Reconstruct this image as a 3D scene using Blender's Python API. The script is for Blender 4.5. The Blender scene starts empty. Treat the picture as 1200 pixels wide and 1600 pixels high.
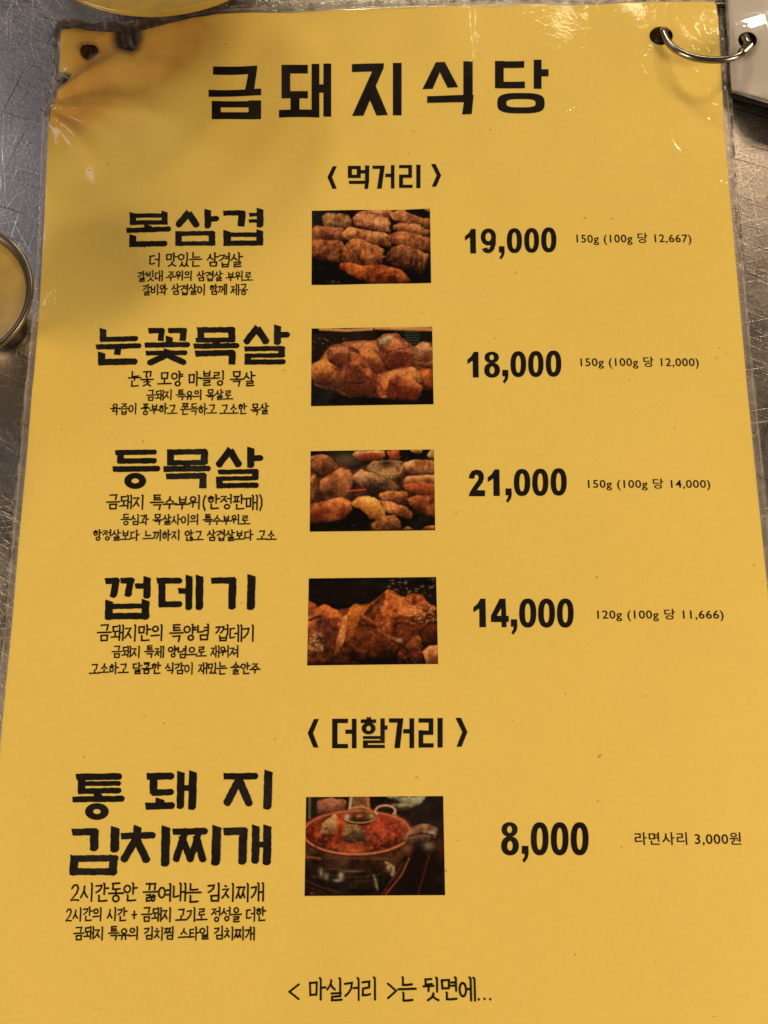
import bpy, math, random
import numpy as np
from mathutils import Vector, Matrix
from mathutils.geometry import delaunay_2d_cdt, tessellate_polygon

random.seed(7)
sc = bpy.context.scene
col = sc.collection
MM = 0.001

# ------------------------------------------------------------------ camera
CAM_H = 223.82            # millimetres above the table
FPX = 1250.0              # focal length in pixels of the 1200 x 1600 photograph
a_, b_, c_ = 0.179117, 0.0231146, -0.0064739
ROT = (Matrix.Rotation(c_, 3, 'Z') @ Matrix.Rotation(b_, 3, 'Y') @ Matrix.Rotation(a_, 3, 'X'))
cam_d = bpy.data.cameras.new('camera')
cam = bpy.data.objects.new('camera', cam_d)
col.objects.link(cam)
cam.matrix_world = Matrix.Translation((0, 0, CAM_H * MM)) @ ROT.to_4x4()
cam_d.sensor_fit = 'VERTICAL'
cam_d.sensor_height = 24
cam_d.lens = 24 * FPX / 1600
cam_d.clip_start = 0.005
cam_d.clip_end = 50
sc.camera = cam

# ------------------------------------------------------------------ light
w = bpy.data.worlds.new('World')
sc.world = w
w.use_nodes = True
wbg = w.node_tree.nodes['Background']
wbg.inputs['Color'].default_value = (0.80, 0.66, 0.52, 1)
wbg.inputs['Strength'].default_value = 0.085
sc.view_settings.view_transform = 'Standard'
sc.view_settings.look = 'None'
sc.view_settings.exposure = 0
sc.view_settings.gamma = 1

def lamp(name, loc, target, size, power, color, size_y=None):
    d = bpy.data.lights.new(name, 'AREA')
    d.energy = power
    d.color = color
    d.size = size
    if size_y:
        d.shape = 'RECTANGLE'
        d.size_y = size_y
    else:
        d.shape = 'DISK'
    o = bpy.data.objects.new(name, d)
    col.objects.link(o)
    o.location = [v * MM for v in loc]
    o.rotation_euler = (Vector(target) - Vector(loc)).to_track_quat('-Z', 'Y').to_euler()
    return o

lamp('far_lamp', (215, 880, 560), (20, 60, 0), 0.15, 0.9, (1.0, 0.88, 0.56))
lamp('far_lamp', (560, 800, 600), (20, 60, 0), 0.13, 2.4, (1.0, 0.76, 0.49))  # split off the first lamp to add bowl shadows and steel glow
lamp('far_lamp', (-10, 860, 370), (20, 60, 0), 0.11, 1.6, (1.0, 0.88, 0.56))  # added low lamp that stretches the bowl's shadow down the sheet
lamp('tube_lamp', (-655, 650, 560), (-60, 60, 0), 0.12, 0.75, (0.84, 0.88, 1.0), 0.4)
lamp('right_fill_light', (560, -190, 390), (0, -30, 0), 0.28, 3.5, (1.0, 0.795, 0.485))  # unseen fill light added to brighten the middle of the sheet
lamp('left_fill_light', (-580, -220, 380), (0, -30, 0), 0.28, 3.1, (1.0, 0.79, 0.475))  # second added fill, lifts the sheet from the left

# ------------------------------------------------------------------ helpers
def hfun(x, y):
    """height of the menu paper above the table, millimetres"""
    x = np.asarray(x, float); y = np.asarray(y, float)
    z = 0.75 + 0.22 * np.sin(x * 0.045 + 1.0) * np.sin(y * 0.032 + 0.5) + 0.10 * np.sin(x * 0.09 - y * 0.06)
    z = z + 2.6 * np.exp(-((x - 86) ** 2 + (y - 193) ** 2) / 22.0 ** 2)
    top = 1 / (1 + np.exp(-(y - 120) / 18.0))
    z = z + top * (.20 * np.sin((x * .92 + y * .38) * .23) + .12 * np.sin((x * .8 - y * .6) * .36 + 2) * (x < 60))
    # scorched, lifted top left corner
    dc = np.hypot(x + 102, y - 190)
    k = np.exp(-(dc / 30.0) ** 2)
    ang = np.arctan2(y - 172, x + 112)
    z = z + k * (1.7 + 0.9 * (1 - 2 * np.abs(np.sin(ang * 4.5 + 0.5))) + 0.45 * (1 - 2 * np.abs(np.sin(ang * 9 + dc * .12))))
    return z

def ray(px, py):
    d = ROT @ Vector(((px - 600) / FPX, (800 - py) / FPX, -1))
    return d

def UZ(px, py, z=0.0):
    d = ray(px, py)
    t = (CAM_H - z) / -d.z
    return (d.x * t, d.y * t)

def U(px, py, dz=0.0, h=hfun):
    """the point of the menu (millimetres) that the photograph shows at this pixel"""
    z = 0.8
    for _ in range(4):
        x, y = UZ(px, py, z)
        z = float(h(x, y)) + dz
    return x, y

def new_obj(name, verts, faces, mat, parent=None, mm=True, smooth=False):
    me = bpy.data.meshes.new(name)
    v = np.asarray(verts, float) * (MM if mm else 1)
    me.from_pydata([tuple(p) for p in v], [], [tuple(f) for f in faces])
    me.update()
    if smooth:
        me.polygons.foreach_set('use_smooth', [True] * len(me.polygons))
    if mat:
        me.materials.append(mat)
    o = bpy.data.objects.new(name, me)
    col.objects.link(o)
    if parent is not None:
        o.parent = parent
    return o

def thing(name, label, cat, group=None):
    o = bpy.data.objects.new(name, None)
    o.empty_display_size = 0.01
    col.objects.link(o)
    o['label'] = label
    o['category'] = cat
    if group:
        o['group'] = group
    return o

# -------------------------------------------------------------- materials
def mat(name):
    m = bpy.data.materials.new(name)
    m.use_nodes = True
    nt = m.node_tree
    nt.nodes.clear()
    out = nt.nodes.new('ShaderNodeOutputMaterial')
    return m, nt, out

def N(nt, kind, **kw):
    n = nt.nodes.new(kind)
    for k, v in kw.items():
        if k in n.inputs:
            n.inputs[k].default_value = v
        else:
            setattr(n, k, v)
    return n

def ramp(nt, src, stops):
    r = nt.nodes.new('ShaderNodeValToRGB')
    e = r.color_ramp.elements
    while len(e) > 1:
        e.remove(e[-1])
    e[0].position = stops[0][0]; e[0].color = stops[0][1]
    for p, c in stops[1:]:
        q = e.new(p); q.color = c
    nt.links.new(src, r.inputs[0])
    return r

def math_(nt, op, a, b=None, c=None):
    n = nt.nodes.new('ShaderNodeMath'); n.operation = op
    for i, v in enumerate((a, b, c)):
        if v is None: continue
        if isinstance(v, (int, float)): n.inputs[i].default_value = v
        else: nt.links.new(v, n.inputs[i])
    return n.outputs[0]

def g4(v, a=1): return (v, v, v, a)

def mapping(nt, scale, rot=(0, 0, 0), loc=(0, 0, 0), turn_first=False):
    tc = nt.nodes.new('ShaderNodeTexCoord')
    mp = nt.nodes.new('ShaderNodeMapping')
    nt.links.new(tc.outputs['Object'], mp.inputs[0])
    mp.inputs['Scale'].default_value = scale
    if turn_first:
        mp.vector_type = 'TEXTURE'
        mp.inputs['Scale'].default_value = tuple(1 / v for v in scale)
    mp.inputs['Rotation'].default_value = rot
    mp.inputs['Location'].default_value = loc
    return mp.outputs[0]

def noise(nt, scale, detail=3, rough=.55, vec=None, dist=0):
    n = nt.nodes.new('ShaderNodeTexNoise')
    n.inputs['Scale'].default_value = scale
    n.inputs['Detail'].default_value = detail
    n.inputs['Roughness'].default_value = rough
    n.inputs['Distortion'].default_value = dist
    nt.links.new(vec if vec is not None else mapping(nt, (1, 1, 1)), n.inputs['Vector'])
    return n.outputs[0]

def mixc(nt, fac, a, b, mode='MIX'):
    n = nt.nodes.new('ShaderNodeMix'); n.data_type = 'RGBA'; n.blend_type = mode
    for s, v in ((n.inputs[0], fac), (n.inputs[6], a), (n.inputs[7], b)):
        if isinstance(v, (int, float)): s.default_value = v
        elif isinstance(v, tuple): s.default_value = v
        else: nt.links.new(v, s)
    return n.outputs[2]

def steel_table():
    m, nt, out = mat('scratched_steel')
    p = N(nt, 'ShaderNodeBsdfPrincipled')
    big = noise(nt, 16, 4, .6)
    smudge = noise(nt, 60, 4, .6)
    base = ramp(nt, big, [(.3, (.30, .255, .238, 1)), (.7, (.54, .475, .445, 1))]).outputs[0]
    # families of long fine scratches, each a strongly stretched noise cut thin
    scr = None
    for i, (rz, sx, sy, lo, amt) in enumerate(((0.15, 25, 1500, .64, .8), (-.5, 30, 1900, .65, .7), (.9, 35, 1700, .66, .7),
                                          (1.35, 22, 1600, .64, .9), (2.1, 40, 2100, .655, .7), (2.7, 30, 1500, .65, .7), (1.75, 18, 1300, .67, 1.0))):
        v = mapping(nt, (sx, sy, 1), (0, 0, rz), (i * .031, i * .077, 0), True)
        warp = noise(nt, 9 + i, 2)
        mv = nt.nodes.new('ShaderNodeVectorMath'); mv.operation = 'ADD'
        cx = nt.nodes.new('ShaderNodeCombineXYZ')
        nt.links.new(math_(nt, 'MULTIPLY', warp, 26.0), cx.inputs[1])
        nt.links.new(v, mv.inputs[0]); nt.links.new(cx.outputs[0], mv.inputs[1])
        n = noise(nt, 1, 1.2, .5, mv.outputs[0])
        r = ramp(nt, n, [(lo, g4(0)), (lo + .03, g4(amt))]).outputs[0]
        scr = r if scr is None else math_(nt, 'MAXIMUM', scr, r)
    scr = math_(nt, 'MULTIPLY', scr, ramp(nt, noise(nt, 45, 4, .65), [(.36, g4(.12)), (.62, g4(1))]).outputs[0])
    grain = noise(nt, 2600, 2, .6)
    g2 = noise(nt, 1100, 2, .6)
    colr = mixc(nt, math_(nt, 'MULTIPLY', scr, .55), base, (.92, .90, .88, 1))
    # darker worn pits and dull film of grease
    pit = ramp(nt, noise(nt, 420, 3, .7), [(.30, g4(1)), (.37, g4(0))]).outputs[0]
    colr = mixc(nt, math_(nt, 'MULTIPLY', pit, .5), colr, (.13, .10, .09, 1))
    colr = mixc(nt, ramp(nt, g2, [(.40, g4(.34)), (.62, g4(0))]).outputs[0], colr, (.12, .105, .10, 1))
    dv = mapping(nt, (28, 1100, 1), (0, 0, -.35), (.3, .2, 0), True)
    dk = ramp(nt, noise(nt, 1, 1.5, .5, dv), [(.29, g4(.8)), (.32, g4(0))]).outputs[0]
    dv2 = mapping(nt, (22, 900, 1), (0, 0, 1.2), (.5, .1, 0), True)
    dk = math_(nt, 'MAXIMUM', dk, ramp(nt, noise(nt, 1, 1.5, .5, dv2), [(.28, g4(.8)), (.31, g4(0))]).outputs[0])
    colr = mixc(nt, dk, colr, (.07, .055, .05, 1))
    nt.links.new(colr, p.inputs['Base Color'])
    p.inputs['Metallic'].default_value = 1.0
    ro = math_(nt, 'ADD', ramp(nt, smudge, [(.3, g4(.27)), (.7, g4(.42))]).outputs[0], math_(nt, 'MULTIPLY', scr, -.06))
    nt.links.new(ro, p.inputs['Roughness'])
    b = N(nt, 'ShaderNodeBump', Strength=.55, Distance=.00006)
    h = math_(nt, 'ADD', math_(nt, 'MULTIPLY', scr, 1.1), math_(nt, 'ADD', math_(nt, 'MULTIPLY', grain, .9), math_(nt, 'MULTIPLY', g2, 1.2)))
    nt.links.new(h, b.inputs['Height'])
    nt.links.new(b.outputs[0], p.inputs['Normal'])
    nt.links.new(p.outputs[0], out.inputs[0])
    return m

def yellow_paper():
    m, nt, out = mat('yellow_printed_paper')
    p = N(nt, 'ShaderNodeBsdfPrincipled', Roughness=.75)
    p.inputs['Specular IOR Level'].default_value = .2
    big = noise(nt, 14, 3, .5)
    fine = noise(nt, 900, 3, .6)
    c = mixc(nt, ramp(nt, big, [(.35, g4(0)), (.65, g4(1))]).outputs[0], (.80, .578, .140, 1), (.83, .602, .152, 1))
    c = mixc(nt, ramp(nt, fine, [(.3, g4(.09)), (.6, g4(0))]).outputs[0], c, (.55, .33, .05, 1))
    # brown scorching in the corner with diagonal shade painted in, and specks of grease
    at = N(nt, 'ShaderNodeAttribute', attribute_name='scorch_shade')
    sn = math_(nt, 'MULTIPLY', at.outputs['Fac'], ramp(nt, noise(nt, 55, 4, .6), [(.3, g4(.55)), (.7, g4(1))]).outputs[0])
    c = mixc(nt, sn, c, (.42, .17, .03, 1))
    speck = ramp(nt, noise(nt, 620, 1, .4), [(.17, g4(.6)), (.205, g4(0))]).outputs[0]
    c = mixc(nt, speck, c, (.25, .12, .03, 1))
    nt.links.new(c, p.inputs['Base Color'])
    b = N(nt, 'ShaderNodeBump', Strength=.25, Distance=.00005)
    nt.links.new(fine, b.inputs['Height'])
    nt.links.new(b.outputs[0], p.inputs['Normal'])
    nt.links.new(p.outputs[0], out.inputs[0])
    return m

def ink():
    m, nt, out = mat('black_ink')
    p = N(nt, 'ShaderNodeBsdfPrincipled', Roughness=.8)
    p.inputs['Specular IOR Level'].default_value = .05
    f = noise(nt, 1500, 2, .6)
    nt.links.new(ramp(nt, f, [(.3, (.006, .005, .005, 1)), (.75, (.016, .012, .010, 1))]).outputs[0], p.inputs['Base Color'])
    nt.links.new(p.outputs[0], out.inputs[0])
    return m

def film_mat():
    """glossy clear laminate; the rim outside the paper is hazy and grimy"""
    m, nt, out = mat('clear_laminate_film')
    wr = noise(nt, 380, 3, .6, dist=.6)
    wr2 = noise(nt, 95, 3, .5)
    fine = noise(nt, 1500, 2, .5)
    rough = N(nt, 'ShaderNodeAttribute', attribute_name='wrinkle')
    amp = math_(nt, 'ADD', math_(nt, 'MULTIPLY', rough.outputs['Fac'], 1.3), .09)
    h = math_(nt, 'ADD', math_(nt, 'MULTIPLY', math_(nt, 'MULTIPLY', wr, amp), .9),
              math_(nt, 'ADD', math_(nt, 'MULTIPLY', wr2, .3), math_(nt, 'MULTIPLY', fine, .05)))
    b = N(nt, 'ShaderNodeBump', Strength=.5, Distance=.0002)
    nt.links.new(h, b.inputs['Height'])
    fr = N(nt, 'ShaderNodeFresnel')
    geo = N(nt, 'ShaderNodeNewGeometry')     # a thin sheet is the same from both sides: undo the inversion on back faces
    nt.links.new(math_(nt, 'ADD', 1.42, math_(nt, 'MULTIPLY', geo.outputs['Backfacing'], 1 / 1.42 - 1.42)), fr.inputs['IOR'])
    nt.links.new(b.outputs[0], fr.inputs['Normal'])
    gl = N(nt, 'ShaderNodeBsdfGlossy', Roughness=.09)
    nt.links.new(b.outputs[0], gl.inputs['Normal'])
    tr = N(nt, 'ShaderNodeBsdfTransparent')
    mx = N(nt, 'ShaderNodeMixShader')
    nt.links.new(fr.outputs[0], mx.inputs[0]); nt.links.new(tr.outputs[0], mx.inputs[1]); nt.links.new(gl.outputs[0], mx.inputs[2])
    # hazy rim
    ed = N(nt, 'ShaderNodeAttribute', attribute_name='rim')
    e = ed.outputs['Fac']
    rim = ramp(nt, e, [(0.0, g4(0)), (.02, g4(.20)), (.10, g4(.30)), (.16, g4(.20)), (.5, g4(.22)), (.60, g4(.45)), (.70, g4(.22)), (1, g4(.35))]).outputs[0]
    hz = math_(nt, 'MULTIPLY', rim, ramp(nt, noise(nt, 240, 3, .6), [(.3, g4(.5)), (.7, g4(1.3))]).outputs[0])
    df = N(nt, 'ShaderNodeBsdfDiffuse')
    dirt = math_(nt, 'MULTIPLY', ramp(nt, e, [(.66, g4(0)), (.80, g4(1)), (.97, g4(.9))]).outputs[0],
                 ramp(nt, noise(nt, 300, 4, .7), [(.42, g4(0)), (.55, g4(1))]).outputs[0])
    nt.links.new(mixc(nt, dirt, (.62, .54, .52, 1), (.055, .028, .015, 1)), df.inputs[0])
    ch = N(nt, 'ShaderNodeAttribute', attribute_name='char_shade')
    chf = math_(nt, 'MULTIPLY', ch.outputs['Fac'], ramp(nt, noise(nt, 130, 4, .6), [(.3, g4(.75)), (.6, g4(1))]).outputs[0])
    smear = math_(nt, 'MULTIPLY', ramp(nt, noise(nt, 22, 4, .65, dist=1.5), [(.50, g4(0)), (.70, g4(.03))]).outputs[0], ramp(nt, noise(nt, 700, 2, .6), [(.35, g4(.4)), (.65, g4(1))]).outputs[0])
    hz = math_(nt, 'MAXIMUM', hz, smear)
    fac = math_(nt, 'MAXIMUM', hz, math_(nt, 'MULTIPLY', dirt, .85))
    m2 = N(nt, 'ShaderNodeMixShader')
    nt.links.new(fac, m2.inputs[0]); nt.links.new(mx.outputs[0], m2.inputs[1]); nt.links.new(df.outputs[0], m2.inputs[2])
    burnt_shade = N(nt, 'ShaderNodeBsdfPrincipled', Roughness=.4)  # dark brown for burnt plastic and painted shade alike
    burnt_shade.inputs['Base Color'].default_value = (.034, .013, .005, 1)
    nt.links.new(b.outputs[0], burnt_shade.inputs['Normal'])
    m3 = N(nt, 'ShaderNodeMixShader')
    nt.links.new(chf, m3.inputs[0]); nt.links.new(m2.outputs[0], m3.inputs[1]); nt.links.new(burnt_shade.outputs[0], m3.inputs[2])
    nt.links.new(m3.outputs[0], out.inputs[0])
    return m

def simple(name, c, rough=.5, metal=0, bump=0, bscale=300, var=.12, coat=0):
    m, nt, out = mat(name)
    p = N(nt, 'ShaderNodeBsdfPrincipled', Roughness=rough, Metallic=metal)
    p.inputs['Coat Weight'].default_value = coat
    n = noise(nt, bscale, 4, .6)
    lo = tuple(v * (1 - var) for v in c) + (1,); hi = tuple(min(1, v * (1 + var)) for v in c) + (1,)
    nt.links.new(ramp(nt, n, [(.3, lo), (.7, hi)]).outputs[0], p.inputs['Base Color'])
    if bump:
        b = N(nt, 'ShaderNodeBump', Strength=.5, Distance=bump)
        nt.links.new(n, b.inputs['Height']); nt.links.new(b.outputs[0], p.inputs['Normal'])
    nt.links.new(p.outputs[0], out.inputs[0])
    return m

def print_mat():
    m, nt, out = mat('printed_food_picture')
    p = N(nt, 'ShaderNodeBsdfPrincipled', Roughness=.8)
    p.inputs['Specular IOR Level'].default_value = .05
    at = N(nt, 'ShaderNodeVertexColor', layer_name='print')
    fine = noise(nt, 1300, 3, .7)
    c = mixc(nt, 1.0, at.outputs[0], ramp(nt, fine, [(.3, g4(.72)), (.7, g4(1.25))]).outputs[0], 'MULTIPLY')
    nt.links.new(c, p.inputs['Base Color'])
    nt.links.new(p.outputs[0], out.inputs[0])
    return m

M_STEEL, M_PAPER, M_INK, M_FILM, M_PRINT = steel_table(), yellow_paper(), ink(), film_mat(), print_mat()
M_CHROME = simple('ring_chrome', (.28, .25, .23), .24, 1, .00004, 500, .2)
M_CUP = simple('cup_steel', (.20, .165, .13), .34, 1, .00005, 200, .2)
M_GOLD = simple('yellow_dish_glaze', (.36, .235, .045), .3, 0, .0002, 70, .25, .4)
M_BOWL_SHADE = simple('dish_outside', (.07, .035, .015), .4, 0, .0001, 90, .2)  # bowl side in shade, the darkness put into its colour
M_CARD_SHADE = simple('card_shade_black', (.012, .009, .008), .6, 0, .0001, 60, .2)  # black for the shade below the white card
M_WHITE = simple('white_paper', (.66, .58, .56), .6, 0, .0001, 60, .05)

# ------------------------------------------------------------------ table
def build_table():
    o = new_obj('table_top', [(-420, -420, 0), (420, -420, 0), (420, 620, 0), (-420, 620, 0),
                              (-420, -420, -6), (420, -420, -6), (420, 620, -6), (-420, 620, -6)],
                [(0, 1, 2, 3), (7, 6, 5, 4), (0, 4, 5, 1), (1, 5, 6, 2), (2, 6, 7, 3), (3, 7, 4, 0)], M_STEEL)
    o['kind'] = 'structure'
build_table()

# ------------------------------------------------------------------ menu
menu = thing('laminated_menu', 'yellow laminated menu sheet with black Korean lettering, prices and five food pictures', 'menu')

def densify(p, step=3.0, closed=True, jit=0):
    r = []
    n = len(p)
    for i in range(n if closed else n - 1):
        a = np.array(p[i]); b = np.array(p[(i + 1) % n])
        k = max(1, int(np.hypot(*(b - a)) / step))
        for j in range(k):
            q = a + (b - a) * j / k
            r.append(tuple(q + (np.array([random.gauss(0, jit), random.gauss(0, jit)]) if jit else 0)))
    return r

def in_poly(P, poly):
    x, y = P[:, 0], P[:, 1]
    c = np.zeros(len(P), bool)
    n = len(poly)
    for i in range(n):
        x1, y1 = poly[i]; x2, y2 = poly[(i + 1) % n]
        if y1 == y2: continue
        k = ((y1 > y) != (y2 > y)) & (x < (x2 - x1) * (y - y1) / (y2 - y1) + x1)
        c ^= k
    return c

def seg_dist(P, poly, closed=True):
    d = np.full(len(P), 1e9)
    n = len(poly)
    for i in range(n if closed else n - 1):
        a = np.array(poly[i]); b = np.array(poly[(i + 1) % n]); ab = b - a
        t = np.clip(((P - a) @ ab) / max(1e-9, ab @ ab), 0, 1)
        d = np.minimum(d, np.hypot(*(P - a - t[:, None] * ab).T))
    return d

Y_BOT = -94.5
left_px = [(96, 46), (94, 80), (92.5, 111), (99, 113), (111, 116.5), (108, 124), (101, 130.5), (94.5, 134), (89, 142), (82, 156), (78, 168), (76, 200),
           (70, 333), (62, 477), (53.5, 580), (50, 610), (43, 700), (36.5, 770), (28, 862), (19, 973), (4, 1125)]
right_px = [(1108, 2.5), (1115, 3), (1119, 7), (1122, 30), (1128, 133), (1132, 200), (1140, 300), (1155, 465), (1167, 600), (1182, 750), (1197, 896)]
top_px = [(1000, 3.6), (850, 7), (600, 13), (420, 20), (340, 22), (300, 28), (262, 37), (232, 45), (214, 50), (217, 62), (213, 75), (206, 80.5), (198, 79),
          (190, 76), (184, 74), (182, 62), (181.5, 51), (165, 49.5), (140, 48)]
def ext(p, q, ye):
    t = (ye - p[1]) / (q[1] - p[1])
    return (p[0] + (q[0] - p[0]) * t, ye)
L = [U(*p) for p in left_px]; R_ = [U(*p) for p in right_px]; T_ = [U(*p) for p in top_px]
pL = ext(L[-4], L[-1], Y_BOT); pR = ext(R_[-4], R_[-1], Y_BOT)
paper_poly = densify(L + [pL, pR] + R_[::-1] + T_, 4)

def circ(px, py, rx, ry, n=22, jag=0.0):
    return [U(px + rx * math.cos(t) * (1 + random.uniform(-jag, jag)), py + ry * math.sin(t) * (1 + random.uniform(-jag, jag)))
            for t in [2 * math.pi * i / n for i in range(n)]]
hole_ring = circ(1033, 56, 18.5, 14.5)
hole_burnt = [U(*p) for p in [(125, 76), (128, 71), (136, 69), (147, 70), (153, 75), (154.5, 82), (149, 87), (142, 92), (136, 94), (129, 89), (125.5, 83)]]

fl_left = [(150, 34), (118, 30), (100, 30), (89, 36), (83, 47), (81, 65), (82, 110), (81, 128), (77, 144), (70, 160), (64.5, 172), (63.5, 185), (66, 195), (64, 240), (62, 333),
           (58, 400), (53, 480), (46, 557), (34, 640), (30, 700), (24, 762), (15, 862), (5, 973), (-10, 1125)]
fl_right = [(1132, -12), (1137, 20), (1140, 80), (1143, 140), (1147, 200), (1151, 290), (1159, 360), (1165, 450), (1178, 580), (1188, 680), (1200, 800), (1213, 896)]
fl_top = [(1000, -12), (700, -4), (500, 3), (400, 7), (330, 10), (250, 22), (200, 33)]
def FU(p): return UZ(p[0], p[1], .5)
FL = [FU(p) for p in fl_left]; FR = [FU(p) for p in fl_right]; FT = [FU(p) for p in fl_top]
fL = ext(FL[-4], FL[-1], Y_BOT - 3); fR = ext(FR[-4], FR[-1], Y_BOT - 3)
film_poly = densify(FL + [fL, fR] + FR[::-1] + FT, 2.0, True, .05)

CREASES = [  # px polyline, height mm, half width mm, softening
    ([(734, -5), (731, 20), (735, 55), (739, 92)], .30, .22), ([(742, -5), (741, 30), (742, 70)], .26, .2),
    ([(1008, 122), (1000, 100), (1012, 85), (1015, 72)], .40, .35), ([(1030, 108), (1026, 92), (1028, 80)], .35, .3),
    ([(1008, 5), (1012, 22), (1016, 34)], .3, .3), ([(1112, 14), (1118, 32), (1121, 42)], .3, .3),
    ([(733, 96), (735, 116), (737, 136)], .13, .45), ([(180, 536), (190, 546)], .14, .4),
    ([(95, 168), (110, 155), (135, 142)], .35, .35), ([(85, 170), (105, 150), (118, 136), (140, 112)], .4, .35), ([(150, 88), (185, 76)], .25, .4),
    ([(70, 478), (88, 470), (100, 472)], .3, .3), ([(78, 462), (92, 457)], .25, .25), ([(72, 470), (96, 479), (104, 474)], .25, .25),
    ([(5, 1131), (60, 1122), (100, 1108)], .18, .35), ([(880, 180), (898, 170)], .2, .2), ([(1100, 282), (1136, 288)], .2, .2),
    ([(566, 230), (574, 248)], .16, .25), ([(1046, 200), (1050, 225), (1060, 240)], .22, .35),
    ([(1040, 190), (1075, 290), (1110, 400), (1125, 470)], .10, 1.2), ([(1150, 1290), (1120, 1360), (1090, 1440)], .06, 1.0),
    ([(120, 190), (230, 300), (330, 420)], .15, 3.0), ([(300, 60), (420, 180)], .1, 3.0)]

def crease_h(P):
    z = np.zeros(len(P))
    for pts, h, w_ in CREASES:
        q = [U(*p) for p in pts]
        # taper along the length by distance to the middle
        c = np.mean(q, axis=0); r = max(np.hypot(*(np.array(a) - c)) for a in q) + .5
        k = (np.hypot(P[:, 0] - c[0], P[:, 1] - c[1]) < r * 1.3 + 3 * w_)
        if k.any():
            d = seg_dist(P[k], q, False)
            z[k] += h * np.exp(-(d / w_) ** 2)
    return z

def smooth_noise(P, s, seed):
    rs = np.random.RandomState(seed)
    z = np.zeros(len(P))
    for _ in range(10):
        a = rs.uniform(0, 2 * math.pi); f = rs.uniform(.6, 1.6) * s
        z += np.sin(P[:, 0] * f * math.cos(a) + P[:, 1] * f * math.sin(a) + rs.uniform(0, 7))
    return z / 3.0

def mesh_sheet(name, poly, holes, extra, grid, zfun, material, attrs=None):
    x0, y0 = np.min(poly, axis=0); x1, y1 = np.max(poly, axis=0)
    gx, gy = np.meshgrid(np.arange(x0, x1, grid), np.arange(y0, y1, grid))
    P = np.stack([gx.ravel(), gy.ravel()], 1)
    P[:, 0] += (np.round((P[:, 1] - y0) / grid) % 2) * grid * .5
    if extra is not None: P = np.vstack([P, extra])
    keep = in_poly(P, poly)
    dd = seg_dist(P, poly)
    for h in holes:
        keep &= ~in_poly(P, h); dd = np.minimum(dd, seg_dist(P, h))
    P = P[keep & (dd > .12)]
    allp = list(poly); edges = [(i, (i + 1) % len(poly)) for i in range(len(poly))]
    for h in holes:
        n0 = len(allp); allp += h
        edges += [(n0 + i, n0 + (i + 1) % len(h)) for i in range(len(h))]
    allp += [tuple(p) for p in P]
    r = delaunay_2d_cdt([Vector(p) for p in allp], edges, [], 0, 1e-5)
    V = np.array([tuple(v) for v in r[0]]); F = np.array(r[2])
    cen = V[F].mean(axis=1)
    ok = in_poly(cen, poly)
    for h in holes: ok &= ~in_poly(cen, h)
    F = F[ok]
    z = zfun(V)
    o = new_obj(name, np.column_stack([V, z]), F.tolist(), material, menu, smooth=True)
    for k, fn in (attrs or {}).items():
        at = o.data.attributes.new(k, 'FLOAT', 'POINT')
        at.data.foreach_set('value', np.clip(fn(V), 0, 1).astype(np.float32))
    return o

def scorch_shade(V):  # burnt corner, plus shade painted along the diagonal bands
    a = np.array(U(150, 70)); b = np.array(U(300, 40)); c = np.array(U(100, 150))
    s = .85 * np.exp(-(np.hypot(*(V - a).T) / 15) ** 2) + .9 * np.exp(-(np.hypot(*(V - np.array(U(225, 75))).T) / 12) ** 2)
    s += .5 * np.exp(-(seg_dist(V, [tuple(b), U(220, 85), U(110, 190)], False) / 9) ** 2)
    s += .35 * np.exp(-(seg_dist(V, [U(85, 160), U(200, 130), U(330, 55)], False) / 11) ** 2)
    return np.minimum(s * 1.1, .85)
rel = crease_h
paper = mesh_sheet('paper_sheet', paper_poly, [hole_ring, hole_burnt], None, 1.3,
                   lambda V: hfun(V[:, 0], V[:, 1]), M_PAPER, {'scorch_shade': scorch_shade})

# film: finer points near its rim and along creases
xs = []
for (px, py) in [(x, y) for x in range(176, 222, 2) for y in range(36, 88, 2)] + [(x, y) for x in range(92, 114, 2) for y in range(108, 138, 2)]:
    xs.append(U(px + random.uniform(-.6, .6), py + random.uniform(-.6, .6)))
for pts, h, w_ in CREASES:
    if w_ > .8: continue
    q = densify([U(*p) for p in pts], .4, False)
    for (x, y) in q:
        for k in range(5):
            xs.append((x + random.uniform(-3, 3) * w_, y + random.uniform(-3, 3) * w_))
x0, y0 = np.min(film_poly, axis=0); x1, y1 = np.max(film_poly, axis=0)
gx, gy = np.meshgrid(np.arange(x0, x1, .42), np.arange(y0, y1, .42))
G = np.stack([gx.ravel(), gy.ravel()], 1)
G = G[(G[:, 0] < -88) | (G[:, 0] > 86) | (G[:, 1] > 198)]
d = seg_dist(G, paper_poly); ins = in_poly(G, paper_poly)
G = G[((~ins) & (d < 7)) | (ins & (d < .7))]
extra = np.vstack([G, np.array(xs)]) if xs else G

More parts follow.
